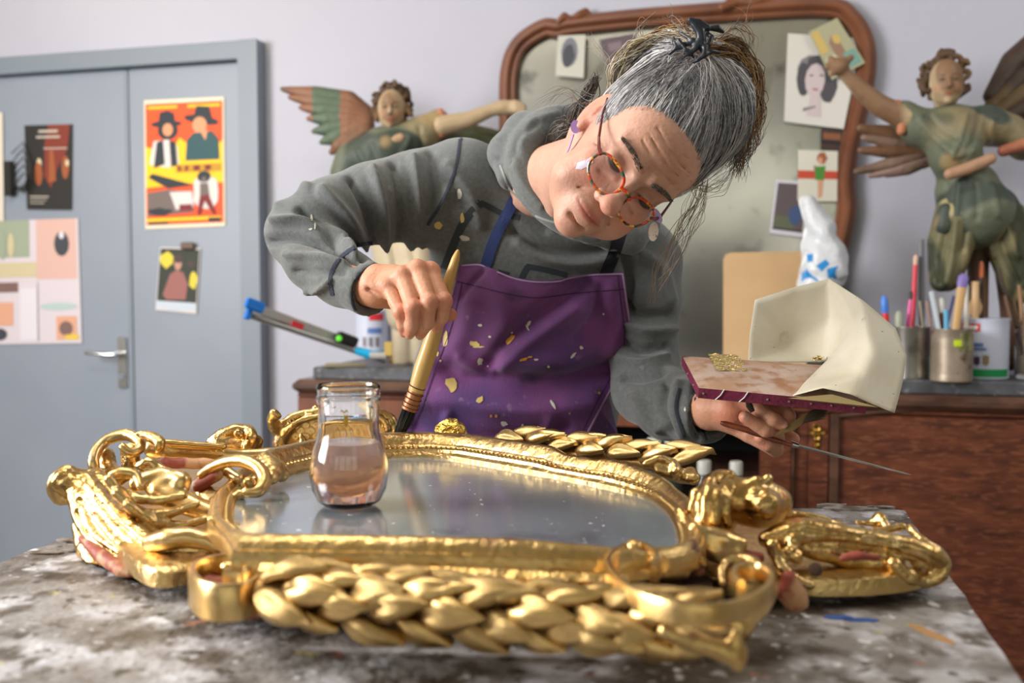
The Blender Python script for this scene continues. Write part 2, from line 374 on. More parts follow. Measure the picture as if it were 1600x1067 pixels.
C2 = [ink(30,26,24), ink(120,44,26), ink(150,80,40), ink(210,190,160), ink(20,18,18), ink(180,170,160)]
pr2 = [(1, [(.5,0),(.95,0),(.9,.3),(.7,.5),(.55,.75),(.4,.6),(.42,.2)]), (2, [(.52,.3),(.6,.28),(.66,.66),(.5,.68)]), (2, blob(.86,.5,.08,.14)), (3, blob(.9,.45,.04,.04)), (3, blob(.3,.45,.05,.06)), (2, blob(.28,.58,.09,.14)),
 (5, rect(.3,.06,.7,.09)), (5, rect(.25,.13,.75,.155)), (5, rect(.4,.27,.9,.285)), (5, rect(.08,.84,.5,.855)), (5, rect(.08,.88,.45,.89)), (5, rect(.08,.92,.4,.93))]
sheet('flyer', [(38,196),(113,194),(112,328),(42,327)], .035, C2, pr2, 'dark concert flyer with orange shapes above the collage sheet on the left door leaf', 'poster')
C3 = [ink(206,196,204), ink(150,160,140), ink(208,170,160), ink(196,184,150), ink(120,92,88), ink(214,208,218), ink(212,158,130), ink(60,62,70), ink(220,186,60), ink(170,190,190)]
pr3 = [(1, rect(0,0,.42,.3)), (2, rect(.5,.0,.97,.48)), (7, blob(.8,.2,.09,.1)), (5, blob(.8,.13,.03,.03)), (3, rect(0,.34,.5,.46)), (4, rect(0,.5,.28,.58)), (5, rect(.3,.55,.5,.97)), (6, rect(0,.66,.22,.85)), (7, blob(.06,.92,.09,.05)), (9, blob(.75,.7,.22,.03)),
 (6, rect(.72,.78,.95,.97)), (4, blob(.83,.88,.08,.06)), (8, rect(.82,.93,.97,.97)), (7, rect(.51,.5,.515,.98)), (1, blob(.1,.2,.04,.12)), (3, blob(.2,.2,.04,.1))]
sheet('collage_sheet', [(-8,345),(122,341),(128,536),(-8,538)], .035, C3, pr3, 'pale pink patchwork sheet of pictures low on the left door leaf', 'poster')
C4 = [ink(214,206,206), ink(46,52,40), ink(150,96,92), ink(216,196,60), ink(70,54,50), ink(190,200,214), ink(188,140,124)]
pr4 = [(1, rect(.02,.02,.98,.85)), (3, blob(.2,.2,.17,.12,jit=.4)), (3, blob(.88,.5,.1,.14,jit=.3)), (6, blob(.48,.25,.09,.1)), (4, blob(.48,.17,.12,.07)), (2, [(.3,.42),(.45,.35),(.62,.38),(.75,.55),(.72,.8),(.25,.82),(.15,.75)]), (5, [(.02,.85),(.98,.84),(.98,.95),(.4,.98),(.02,.95)]), (4, blob(.8,.25,.1,.06))]
ph = sheet('photograph', [(250,386),(313,388),(307,490),(243,484)], .036, C4, pr4, 'small photograph of a seated woman under the orange poster', 'photograph')
p = W(293, 384, .045); MB().box(p, .05, .012, .025, WD, WN, bev=.004).build('clip', mat('brown_clip', sc(96,74,60), .5), ph)
sheet('paper_sheet', [(-30,172),(4,176),(6,345),(-30,348)], .036, [ink(214,204,192)], [], 'edge of a cream sheet beside the dark flyer at the left picture border', 'paper')
# black wire hanger beside the flyer
h = thing('wire_holder', W(20,300,.05), 'black wire holder hanging beside the dark flyer', 'holder')
mb = MB(); 
for k in range(5): mb.tube([W(x, y, .05+.004*k) for x, y in cr([(14+5*k,378-12*k+60*0),(34,225+18*k),(52,300-10*k),(30,300+4*k)], 6)] if 0 else [W(x, y, .05+.003*k) for x, y in [(18,240+14*k),(36,222+12*k),(50,262+6*k),(38,290+3*k),(20,300-4*k)]], .0022, 6)
mb.build('wire', mat('black_wire', (.015,.015,.015), .4), h)
slab(ux(9,300,.05), ux(20,300,.05), W(14,306,.05).z, W(14,252,.05).z, .06, .02, mat('black_holder', (.02,.018,.016), .4), 'holder_block', h, bev=.003)
# ================================================================== work table
m_table = mat('paint_spattered_tabletop', sc(158,154,154), .5, noise=[(6,.5,.12,sc(122,116,112),10),(14,.55,.05,sc(186,184,190),10),(26,.57,.05,sc(104,96,88),10),(9,.58,.05,sc(70,60,50),11),(20,.62,.05,sc(196,196,204),9),(55,.62,.04,sc(84,76,68),6),(34,.68,.03,sc(220,218,222),5),(17,.69,.02,sc(150,100,84),5),(23,.70,.02,sc(176,166,116),4),(70,.68,.03,sc(206,206,210),3)], bump=.6, bscale=60)
TZ = .90
tp = [G(0,880,TZ), G(50,858,TZ), G(115,838,TZ)]
tb = [tuple(p) for p in tp]
def jag(a, b, n, amp): 
    return [tuple(Vector(a)*(1-i/n)+Vector(b)*(i/n)+Vector((random.uniform(-amp,amp), random.uniform(-amp,amp), 0))*(0 < i < n)) for i in range(n)]
bl, br_ = Vector((-.40,1.17,TZ)), G(1414,797,TZ)
fr_ = G(1600,1067,TZ); fr2 = br_ + (fr_-br_)*1.9
outl = jag((-.60,.35,TZ), tp[0], 8, .002)+[tb[0]]+jag(tp[1], tp[2], 5, .003)+[tb[2]]+jag(tp[2]+Vector((.02,.03,0)), bl, 6, .004)+jag(bl, br_+Vector((-.06,.012,0)), 26, .0045)+jag(br_+Vector((-.06,.012,0)), br_, 3, .001)+jag(br_, fr2, 30, .0012)+[tuple(fr2)]
tbl = thing('work_table', (0, .8, 0), 'work table with a paint-spattered grey top under the gilded frame', 'table')
MB().poly(outl, .045, (0,0,1)).build('tabletop', m_table, tbl)
m_leg = mat('table_leg_wood', sc(96,74,56), .6, bump=.2)
for x, y in ((-.42,1.02),(.36,1.1),(-.5,.45),(.17,.45)):
    MB().box((x,y,.43), .06, .06, .852, bev=.004).build('leg', m_leg, tbl)
for (x, y, l_, dx, dy, cl) in ((1455,990,.05,.35,1,sc(176,132,84)),(1345,968,.03,1,.3,sc(60,92,158)),(1060+250,964,.025,1,.05,sc(64,98,170))):
    p = G(x, y, TZ+.0005); d = Vector((dx,-dy*.2 if dx == 1 else -dy,0)).normalized(); o_ = Vector((-d.y,d.x,0))
    pts = [p+d*(l_/2*math.cos(t))+o_*(.0045*math.sin(t)*(1+.3*random.random())) for t in [k*math.pi/7 for k in range(14)]]
    MB().poly(pts, .0006, (0,0,1)).build('paint_smear', mat('smear_%d' % x, cl, .5), tbl)
# a few lifted chips along the back edge
for (x, y, s) in ((1330,793,.028),(1300,788,.018),(1375,791,.016),(120,842,.02),(118,858,.014),(70,862,.016)):
    p = G(x, y, TZ+.002); MB().poly([p+Vector((s*math.cos(t)*(1+.4*random.random()), s*.35*math.sin(t)*(1+.4*random.random()), 0)) for t in [k*math.pi/5 for k in range(10)]], .003, (0,0,1)).build('paint_chip', mat('chip', sc(150,142,136), .6, noise=[(60,.5,.1,sc(90,76,66),4)]), tbl)
# ================================================================== buffet cabinet
m_wal = mat('walnut_veneer', sc(104,56,38), .38, noise=[(9,.5,.16,sc(70,36,26),6),(30,.6,.1,sc(122,72,48),5)], stretch=(1,1,4), coat=.25, bump=.03)
m_wal2 = mat('walnut_moulding', sc(92,62,48), .35, noise=[(12,.5,.15,sc(60,40,34),6)], stretch=(1,1,3), coat=.3)
m_oak = mat('orange_brown_panel', sc(122,70,44), .45, noise=[(12,.5,.2,sc(96,54,36),6)], stretch=(3,3,1))
m_slate = mat('slate_top', sc(84,86,92), .5, noise=[(20,.5,.15,sc(64,64,70),6),(50,.62,.05,sc(120,120,124),4)], bump=.1)
m_dark = mat('cavity_shade', (.012,.013,.014), .8)  # near black: shade inside the open centre put into the panel colour
CF = .53; ST = .94
cab = thing('buffet_cabinet', tuple(wp(.6,0,.25)), 'old walnut buffet with a slate top, open centre and doors, along the back wall', 'cabinet')
uC = ux(461,650,CF); uM0 = ux(640,650,CF); uM1 = ux(1187,650,CF); uE = 1.9
def cslab(u0,u1,z0,z1,o0,o1,m,name,bev=0,parent=cab,**k):
    return MB().box(wp((u0+u1)/2,(z0+z1)/2,(o0+o1)/2), u1-u0, o1-o0, z1-z0, WD, WN, (0,0,1), bev=bev).build(name, m, parent, **k)
cslab(uC+.06, uE, ST-.035, ST, .02, CF+.0, m_slate, 'slate_top', .004)
cslab(uC+.005, uE, ST-.075, ST-.0352, .02, CF+.025, m_wal2, 'top_moulding', .014)
cslab(uC+.012, uE, ST-.088, ST-.0752, .02, CF+.006, m_wal, 'moulding_bead', .004)
zb = ST-.0885
cslab(uC+.01, uM0, .06, zb, .03, CF, m_oak, 'side_compartment', .002)
cslab(uM0, uM1, zb-.055, zb, .03, CF-.002, m_oak, 'rail', .002)
cslab(uM0, uM1, .06, .3, .03, CF-.002, m_wal, 'rail')
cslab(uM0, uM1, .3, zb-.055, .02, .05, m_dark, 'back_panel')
cslab(uM0, uM1, .30, .318, .05, CF-.03, m_wal2, 'shelf')
cslab(uM0, uM1, .655, .668, .05, CF-.03, m_wal2, 'shelf')
cslab(uM1, uE, .06, zb, .03, CF-.03, m_wal, 'side_compartment')
for x0, x1, mm, o1 in ((1188,1236,m_wal,CF), (1237,1241,m_wal2,CF+.004),(1242,1262,m_wal,CF-.008),(1263,1294,m_wal,CF+.003),(1296,1310,m_wal2,CF+.012)):
    cslab(ux(x0,700,CF), ux(x1,700,CF), .07, zb, CF-.03, o1, mm, 'stile', .003)
dr = cslab(ux(1311,700,CF), uE, .07, zb-.002, CF-.0299, CF+.0, m_wal, 'door_panel', .003)
# curved top beading over the door panel
mb = MB(); pts = [W(x, y, CF+.006) for x, y in cr([(1311,650,),(1360,645),(1440,640),(1520,637),(1600,637)], 5)]; mb.tube(pts, .006, 8); mb.build('door_bead', m_wal2, dr, smooth='auto')
m_brass = mat('old_brass', sc(176,140,70), .32, 1, bump=.2, bscale=120)
e = MB(); 
for (x, y, r) in ((1276,668,.011),(1268,674,.008),(1285,674,.008),(1276,682,.010),(1276,692,.008),(1276,700,.006)):
    e.lathe(W(x,y,CF+.004), [(r,0),(r,.003),(r*.75,.006),(r*.45,.004),(r*.4,.0)], 14, WN)
e.build('escutcheon', m_brass, cab, smooth='auto')
for k in range(4):
    cslab(uC+.03+k*1.6 if k < 2 else uC+.03+(k-2)*1.6, (uC+.08+k*1.6) if k < 2 else uC+.08+(k-2)*1.6, 0, .0598, .06 if k < 2 else CF-.1, .11 if k < 2 else CF-.05, m_wal2, 'foot')
# bottles in the open middle
m_wcap = mat('white_plastic_cap', sc(176,178,172), .4); m_bot = mat('dark_bottle', (.03,.04,.035), .2, spec=.6)
for (x, y, r, h, nm, lb) in ((1022,700,.018,.1,'bottle','dark bottle with a grey white cap in the open cabinet, beside the wider capped one'),(1051,697,.021,.1,'bottle','dark bottle with the widest white cap, in the open cabinet below the sleeve'),(1100,735,.017,.1,'bottle','dim bottle with a pale cap, low in the open cabinet near the gilded rim'),(1150,742,.016,.08,'bottle','small pale-capped bottle nearest the cabinet door pilaster')):
    D = 2.45; p = P(x, y, D); base = Vector((p.x,p.y,.669)); top = max(p.z, .72)
    t = thing(nm, base, lb, 'bottle')
    MB().lathe(base, [(r*1.1,0),(r*1.15,.004),(r*1.15,top-.669-.03),(r*.7,top-.669-.012),(r*.7,top-.669)], 20).build('glass_body', m_bot, t, smooth='auto')
    MB().lathe((p.x,p.y,top-.008), [(r,0),(r,.03),(r*.9,.033)], 20).build('cap', m_wcap, t, smooth='auto')
# ================================================================== things standing on the cabinet
def onc(x, y, z=ST): return G(x, y, z)
m_tin = mat('ribbed_tin', (.55,.54,.52), .3, 1, noise=[(25,.6,.1,(.35,.33,.3),4)])
m_tinold = mat('stained_tin', sc(150,138,122), .42, .6, noise=[(14,.52,.12,sc(176,160,146),5),(30,.62,.06,sc(110,84,70),4)])
def canprof(r, h, ribs=0, t=.001):
    p = [(r*.96,0),(r,.002),(r,.006)]
    if ribs:
        for k in range(ribs*2+1): p.append((r*(.985 if k % 2 else 1), h*.12+h*.72*k/(ribs*2)))
    p += [(r,h-.006),(r*1.02,h-.003),(r*1.02,h),(r*.96,h),(r*.96,h*.25),(r*.5,h*.24)]
    return p
def can(x, yb, w, h_, m, label, cat='can', name='tin_can', ribs=10):
    b = onc(x, yb); D = pxof([b])[0, 2]; r = w/2*D/FPX; h = h_*D/FPX
    t = thing(name, b, label, cat)
    MB().lathe(b, canprof(r, h, ribs), 40).build('tin_body', m, t, smooth='auto'); return t, b, r, h, D
def wrap(b, r, z0, z1, a0, a1, m, name, parent, n=14, lift=.0006, wob=0):
    """label patch on a cylinder; angle 0 faces the camera"""
    to = math.atan2(CAMP[1]-b.y, CAMP[0]-b.x); V = []; F = []
    for i in range(n+1):
        a = to + a0+(a1-a0)*i/n; 
        for z in (z0+wob*math.sin(i*1.7), z1+wob*math.cos(i*2.3)): V.append(b+Vector((math.cos(a)*(r+lift), math.sin(a)*(r+lift), z)))
    F = [(2*i,2*i+1,2*i+3,2*i+2) for i in range(n)]
    return link(name, mesh(V, F), m, parent)
t1, b1, r1, h1, D1 = can(1421, 590, 60, 80, m_tin, 'plain grey steel can of brushes and markers, left of the ribbed can', ribs=0)
t2, b2, r2, h2, D2 = can(1486, 595, 62, 82, m_tinold, 'ribbed tin can with a torn green label, in front of the white milk tin')
wrap(b2, r2, h2*.58, h2*.93, .35, 1.2, mat('olive_label', sc(86,92,50), .6, noise=[(40,.5,.1,sc(150,146,110),3)]), 'torn_label', t2)
wrap(b2, r2, h2*.68, h2*.8, .08, .45, mat('lime_label', sc(190,210,40), .5), 'lime_label', t2, wob=.003, lift=.001)
t3, b3, r3, h3, D3 = can(1535, 590, 74, 93, mat('white_printed_tin', sc(196,202,222), .35), 'white milk-powder tin with red and green bands, right of the ribbed can', ribs=5)
m_red = mat('red_label', sc(200,48,56), .5); m_white = mat('white_print', sc(226,226,230), .5); m_blue = mat('blue_print', sc(90,120,180), .5)
def milk_labels(t, b, r, h, green, shift=0):
    wrap(b, r*1.0, h*.79, h*.92, -.95+shift, -.12+shift, m_red, 'red_label', t)
    wrap(b, r, h*.83, h*.885, -.85+shift, -.22+shift, m_white, 'blurred_lettering', t, n=16, lift=.0014, wob=h*.012)
    wrap(b, r, h*.54, h*.6, -.55+shift, .0+shift, m_blue, 'blue_lettering', t, wob=.001); wrap(b, r, h*.48, h*.52, -.55+shift, .12+shift, m_blue, 'blue_lettering', t, wob=.001)
    for k, (a, cc) in enumerate(((-.55,(50,36,50)),(-.22,(70,50,70)),(.12,(140,120,90)))):
        wrap(b, r, h*.24, h*(.40-.02*(k == 1)), a-.13+shift, a+.11+shift, mat('cow_%d' % k, sc(*cc), .6), 'printed_figure', t, n=5, wob=.003)
    wrap(b, r, h*.04, h*.17, -1.5, 1.2, green, 'colour_band', t, n=24)
milk_labels(t3, b3, r3, h3, mat('green_band', sc(28,140,80), .45))
# tools standing in the cans
def stick(name, x0, y0, x1, y1, D0, D1, r0, r1, m, label, cat, tip=None, tipm=None, tl=.2, base=None, flat=1, n=8):
    """long thing from its foot (in a can) to its top; optional tip part"""
    a = P(x0, y0, D0); b = P(x1, y1, D1); base = a
    t = thing(name, base, label, cat); c = a.lerp(b, 1-tl) if tipm else b
    MB().tube([a, a.lerp(c,.5), c], [r0, (r0+r1)/2, r1], n, flat=flat, up=(_ca-a)).build('handle', m, t, smooth='auto')
    if tipm: MB().tube([c, c.lerp(b,.3), c.lerp(b,.8), b], [r1*.95*tip, r1*tip*1.15, r1*tip*1.05, r1*tip*.5], n, flat=flat, up=(_ca-a)).build('tip', tipm, t, smooth='auto')
    return t
mm = lambda n, c, r=.45, me=0: mat(n, sc(*c), r, me)
DC = D1
stick('marker_pen', 1388,560, 1381,462, DC,DC+.0, .0085,.0085, mm('red_plastic',(206,40,44)), 'red marker with a blue cap, leftmost in the steel can', 'marker', 1.0, mm('blue_cap',(60,120,210)), .28)
stick('teal_marker', 1407,560, 1404,486, DC-.02,DC-.02, .009,.009, mm('teal_plastic',(30,140,160)), 'teal marker right of the blue-capped red one', 'marker', 1.05, mm('grey_green_cap',(150,156,140)), .4)
stick('pink_brush', 1412,565, 1424,455, DC,DC, .005,.0045, mm('pink_plastic',(220,90,160)), 'pink handled brush leaning right in the steel can', 'brush', 1.0, mm('black_bristle',(24,22,24)), .12)
stick('red_pencil', 1423,560, 1431,398, DC+.02,DC+.03, .006,.006, mm('crimson_plastic',(206,44,70)), 'tall crimson handle with a pale pink tip in the steel can', 'brush', .9, mm('pale_pink',(206,170,150)), .1)
stick('steel_ruler', 1440,570, 1440,374, DC+.03,DC+.04, .007,.007, mat('steel_grey', sc(96,98,104), .4), 'tall narrow grey steel ruler standing in the steel can', 'ruler', flat=.4)
stick('wooden_stick', 1452,590, 1437,470, DC-.01,DC-.01, .003,.003, mm('grey_wood',(150,140,124)), 'thin grey wooden stick leaning left between the two cans', 'stick')
stick('blue_pen', 1480,560, 1478,484, D2+.02,D2+.02, .006,.006, mm('sky_blue',(84,160,200)), 'sky blue pen low in the ribbed can', 'pen')
stick('white_spatula', 1476,560, 1455,455, D2+.03,D2+.03, .005,.006, mm('pale_grey_plastic',(186,196,206)), 'white plastic spatula leaning left out of the ribbed can', 'spatula', flat=.4)
stick('brush', 1474,560, 1470,465, D2+.04,D2+.04, .006,.006, mm('brown_wood',(120,80,50)), 'brown brush with a white tuft behind the ribbed can rim', 'brush', 1.3, mm('white_tuft',(200,200,196)), .25)
stick('wooden_spatula', 1486,560, 1506,428, D2+.01,D2+.02, .0075,.0115, mm('honey_wood',(186,150,100)), 'honey wooden spatula with a purple tip in the ribbed can', 'spatula', 1.0, mm('purple_tip',(120,104,170)), .16, flat=.45)
stick('white_stick', 1510,570, 1510,445, D2+.05,D2+.05, .0055,.006, mm('bone_white',(206,200,190)), 'bone white stick right behind the honey wooden spatula', 'stick')
wb = stick('wooden_paddle', 1524,560, 1524,440, D3+.02,D3+.02, .006,.010, mm('light_wood',(206,170,126)), 'light wooden paddle with a small hole, standing behind the white milk tin', 'paddle')
c = P(1524,478,D3+.02); mb = MB(); nrm = (_ca-c).normalized()
mb.poly([c+Vector((math.cos(t)*.0185*(1 if math.sin(t)<.2 else .8),0,math.sin(t)*.030)) for t in [k*math.pi/10 for k in range(20)]], .006, nrm); mb.build('paddle_head', mm('light_wood',(206,170,126)), wb)
MB().lathe(c+nrm*.0005+Vector((0,0,.001)), [(.0042,0),(.0042,.001),(.0035,.0012)], 12, nrm).build('hole', mm('hole_dark',(40,26,18)), wb)
stick('orange_tipped_brush', 1533,560, 1533,408, D3+.04,D3+.04, .006,.006, mm('dark_brown_wood',(70,54,46)), 'dark brush handle with an orange tip, right of the wooden paddle', 'brush', .9, mm('orange_tip',(220,120,84)), .17)
DJ = pxof([onc(1622,592)])[0,2]
stick('brush', 1598,572, 1570,462, DJ,DJ+.02, .005,.004, mm('walnut_wood',(112,84,62)), 'thin brown brush leaning left out of the jar at the right border', 'brush')
stick('brush', 1606,572, 1592,445, DJ,DJ+.0, .009,.004, mm('tan_wood',(146,112,78)), 'tan brush with a thick foot standing in the jar at the right border', 'brush')
for (x1,y1,cc,lb) in ((1560,418,(60,46,38),'dark brush leaning furthest left out of the jar at the right border'),(1584,470,(120,92,66),'short brown brush low in the jar at the right border'),(1604,500,(90,76,60),'stubby dark stick in front of the jar brushes at the right border')):
    stick('brush', 1604,573, x1,y1, DJ+.01,DJ+.03, .0035,.0035, mm('jar_brush_%d' % x1, cc), lb, 'brush')
# tools lumped dark in the pot behind
for (x0,y0,x1,y1,cc,lb) in ((1462,560,1448,470,(150,120,110),'thin rosewood stick behind the white spatula'),(1500,560,1494,470,(170,60,90),'magenta pen behind the honey spatula'),(1468,560,1490,462,(60,60,120),'navy pen leaning right behind the ribbed can')):
    stick('pen', x0,y0,x1,y1, D2+.06,D2+.07, .004,.004, mm('pen_%d' % x0, cc), lb, 'pen')
# jar at right border
m_glass = mat('clear_glass', (1,1,1), .02, trans=1, ior=1.45)
m_jarbrown = mat('amber_contents', sc(120,96,72), .5, noise=[(30,.5,.1,sc(150,136,116),4)])
b = onc(1622, 592); 
t = thing('glass_jar', b, 'brownish glass jar cut by the right picture border', 'jar'); r = .055
MB().lathe(b, [(r*.9,0),(r,.008),(r,.12),(r*.8,.15),(r*.8,.17),(r*.76,.17),(r*.76,.148),(r*.95,.118),(r*.95,.012),(r*.1,.01)], 28).build('glass_body', m_glass, t, smooth='auto')
MB().lathe(b+Vector((0,0,.013)), [(r*.9,0),(r*.93,.05),(r*.1,.052)], 24).build('contents', m_jarbrown, t, smooth='auto')
# black crumpled bag
m_black = mat('black_nylon', (.015,.016,.02), .45, bump=.3, bscale=30)
b = onc(1385, 572); D = pxof([b])[0,2]+.1
def pc(l, D): return [(*P(x, y, D+(q[0] if q else 0)), r*D/FPX) for (x, y, r, *q) in l]
def sdfobj(name, chains, k, h, m, parent=None, kk=.0, dispf=None, extra=None, rl=1, fold=None, colf=None, scl=None, **kw):
    """union of tapered chains -> one smooth closed surface"""
    def f(Q):
        d = None
        for c in chains:
            e = chain(Q, c, kk, 0); d = e if d is None else smin(d, e, k)
        if extra: d = extra(Q, d)
        if dispf: d = d - dispf(Q)
        return d
    lo, hi = bbox_of(chains, .012); V, Qd = sdfmesh(f, lo, hi, h)
    V = relax(V, Qd, rl)
    if fold: V = folds(V, vnorm(V, Qd), fold)
    if scl: V = scl(V)
    me = npmesh(V, Qd)
    if colf: setcol(me, colf(V))
    return link(name, me, m, parent, **kw)
sdfobj('bag', [pc([(1362,470,14),(1380,450,18),(1395,438,8)],D), pc([(1362,480,16),(1375,520,26),(1378,555,26)],D), pc([(1395,440,6),(1410,480,12),(1400,540,20)],D)], .02, .005, m_black, dispf=lambda Q: .003*np.sin(Q[:,0]*90+Q[:,2]*60), label='crumpled black nylon bag behind the marker can', cat='bag')
# beige board leaning on the mirror
m_mdf = mat('beige_board', sc(196,164,122), .6, noise=[(8,.5,.3,sc(184,150,110),4)])
a, b, c, d = W(1130,395,.16), W(1262,392,.16), W(1262,560,.22), W(1130,557,.22); c.z = d.z = ST+.002
mb = MB(); rc = []
for i, (p, q, s) in enumerate(((a,b,d),(b,c,a),(c,d,b),(d,a,c))):
    u = (q-p).normalized()*.02; v = (s-p).normalized()*.02
    rc += [p+v, p+(u+v)*.3, p+u]
mb.poly(rc, .015, WN).build('board', m_mdf, label='plain beige board with rounded corners leaning on the wall mirror', cat='board')
# white tub and lidded jar
b = onc(1108, 553); D = pxof([b])[0,2]; t = thing('plastic_tub', b, 'white plastic tub with a pale lid, left of the beige board', 'tub'); r = 27*D/FPX; h = 62*D/FPX
MB().lathe(b, [(r*.86,0),(r*.9,.003),(r,h),(r*.2,h+.001)], 28).build('tub_body', mm('tub_white',(198,204,220)), t, smooth='auto')
MB().lathe(b+Vector((0,0,h+.001)), [(r*1.05,0),(r*1.05,.008),(r*.9,.012),(r*.85,.022),(r*.3,.024)], 28).build('lid', mm('tub_lid',(190,186,176)), t, smooth='auto')
wrap(b, r*.98, h*.3, h*.6, .1, .9, mm('pale_teal_print',(150,190,204)), 'print', t)
b = onc(1066, 557); D = pxof([b])[0,2]-.02; t = thing('lidded_jar', b, 'clear glass jar with a brass-coloured lid, left of the white tub', 'jar'); r = 27*D/FPX; h = 88*D/FPX
MB().lathe(b, [(r*.92,0),(r,.006),(r,h*.85),(r*.85,h*.95),(r*.85,h),(r*.80,h),(r*.80,h*.94),(r*.95,h*.84),(r*.95,.01),(r*.1,.009)], 30).build('glass_body', m_glass, t, smooth='auto')
MB().lathe(b+Vector((0,0,h*.96)), [(r*.92,0),(r*.94,.002),(r*.94,.014),(r*.8,.017)], 30).build('lid', mat('brass_lid', sc(186,166,96), .35, .8), t, smooth='auto')
# plastic bag hanging on the mirror
m_bagw = mat('white_plastic_film', sc(216,220,228), .28, bump=.9, bscale=26, trans=.15)
D = pxof([W(1285,400,.27)])[0,2]
bag = sdfobj('plastic_bag', [pc([(1262,318,13),(1272,340,17),(1282,365,26),(1288,400,36),(1285,425,38),(1280,440,34)],D)], .02, .004, m_bagw, dispf=lambda Q: .008*np.abs(vnoise(Q,38,1))+.004*vnoise(Q,90,2)-.004, label='crumpled white plastic bag with blue shapes hanging before the wall mirror', cat='bag')
def bvh_of(objs):
    V = []; F = []
    for o in objs:
        k = len(V); me = o.data; co = np.empty(len(me.vertices)*3, np.float32); me.vertices.foreach_get('co', co); V += co.reshape(-1,3).tolist()
        F += [[i+k for i in p.vertices] for p in me.polygons]
    return BVHTree.FromPolygons(V, F)
def hit(bv, x, y, default=None):
    d = ray(x, y).normalized(); r = bv.ray_cast(_ca, d)
    return (r[0], r[1]) if r[0] is not None else (default, None)
def decal(bv, polys, m, name, parent, lift=.0008, step=6, **kw):
    """flat print following a cloth: fan of points dropped on the surface below"""
    V = []; F = []
    for pts in polys:
        cx = sum(p[0] for p in pts)/len(pts); cy = sum(p[1] for p in pts)/len(pts)
        L = []; ok = True
        # concentric rings so the print follows the cloth
        R = [0, .35, .7, 1]; k = len(V); n = len(pts)
        for f in R:
            for (x, y) in (pts if f else [(0,0)]):
                q = (cx+(x-cx)*f, cy+(y-cy)*f) if f else (cx, cy)
                h, nn = hit(bv, *q)
                if h is None: ok = False; break
                L.append(h - (h-_ca).normalized()*lift)
            if not ok: break
        if not ok: continue
        V += L
        F += [(k, k+1+i, k+1+(i+1) % n) for i in range(n)]
        for a in range(2):
            o_ = k+1+a*n; F += [(o_+i, o_+n+i, o_+n+(i+1) % n, o_+(i+1) % n) for i in range(n)]
    return link(name, mesh(V, F), m, parent, **kw) if V else None
bb = bvh_of([bag])
decal(bb, [[(1255,405),(1280,440),(1252,440)],[(1260,398),(1270,396),(1270,408),(1262,410)],[(1292,420),(1310,415),(1308,436),(1294,434)],[(1275,415),(1290,405),(1296,412),(1284,424)]], mm('azure_print',(30,130,200)), 'blue_shapes', bag, lift=.0015)
# ================================================================== left end of the cabinet
m_alu = mat('aluminium', (.56,.56,.55), .38, .9)
tool = thing('aluminium_level', P(560,560,2.95), 'long silver aluminium bar tool with blue ends resting on the slate top', 'tool')
A0, A1 = P(392,478,2.72), P(552,538,2.9); B0, B1 = P(390,492,2.74), P(602,563,2.93)
v = (A1-A0).normalized(); up = Vector((0,0,1)); s_ = v.cross(up).normalized()
MB().box((A0+A1)/2, (A1-A0).length, .014, .024, v, s_, v.cross(s_), bev=.002).build('upper_bar', m_alu, tool)
MB().tube([B0, B1], .010, 12).build('lower_tube', mat('grey_tube', (.42,.43,.42), .35, .8), tool, smooth='auto')
MB().box(P(398,477,2.715), .05, .02, .03, v, s_, v.cross(s_), bev=.004).build('end_cap', mm('blue_cap2',(24,110,200)), tool)
MB().box(P(389,487,2.72), .012, .022, .045, v, s_, v.cross(s_), bev=.003).build('end_cap', mm('blue_cap2',(24,110,200)), tool)
q = P(465,508,2.76); MB().box(q+(_ca-q).normalized()*.008, .036, .003, .017, v, s_, v.cross(s_)).build('red_label', m_red, tool)
MB().box(P(542,530,2.86), .062, .024, .03, v, s_, v.cross(s_), bev=.005).build('clamp_block', mm('black_plastic',(30,32,34)), tool)
q = P(530,529,2.82); MB().lathe(q, [(.009,0),(.009,.006),(.006,.009)], 16, (_ca-q)).build('button', mm('green_vial',(110,230,70)), tool, smooth='auto')
MB().tube([P(556,547,2.88), P(575,553,2.88), P(598,557,2.88)], [.011,.014,.008], 12).build('grip', mm('cyan_grip',(0,160,210)), tool, smooth='auto')
MB().tube([P(578,556,2.86), P(604,556,2.86)], .011, 12).build('foot', mat('foot_grey', sc(160,160,160), .4), tool, smooth='auto')
t4, b4, r4, h4, D4 = can(582, 556, 50, 72, mat('white_printed_tin', sc(196,202,222), .35), 'white milk-powder tin with a red label, left behind her hand', ribs=4)
wrap(b4, r4*1.0, h4*.78, h4*.93, -.2, .75, m_red, 'red_label', t4); wrap(b4, r4, h4*.5, h4*.62, -.3, .6, m_blue, 'blue_lettering', t4)
for a in (-.5,-.1,.3): wrap(b4, r4, h4*.22, h4*.42, a-.12, a+.12, mm('fig_%d' % int(a*10+9),(120,110,120)), 'printed_figure', t4, n=4, wob=.003)
wrap(b4, r4, h4*.02, h4*.13, -1.4, 1.4, mm('cyan_grip',(0,160,210)), 'colour_band', t4, n=20)
q = P(607,545,2.84); MB().box(q, .022, .016, .04, bev=.002).build('wax_block', mm('yellow_card',(190,160,90)), label='small yellow ochre block standing right of the milk tin', cat='block')
mb = MB(); q = onc(618, 566); mb.lathe(q, [(.02,0),(.022,.01),(.012,.02),(.013,.028),(.004,.03)], 16).build('brass_knob', m_brass, label='small brass knob lying on the cabinet beside the sleeve', cat='knob', smooth='auto')
q0, q1 = onc(508,574), onc(572,573)
MB().box((q0+q1)/2+Vector((0,0,.006)), (q1-q0).length, .03, .012, (q1-q0), Vector((0,0,1)).cross(q1-q0), bev=.003).build('wood_strip', mm('pale_strip',(150,140,116)), label='pale wooden strip lying on the slate top below the silver bar', cat='strip')
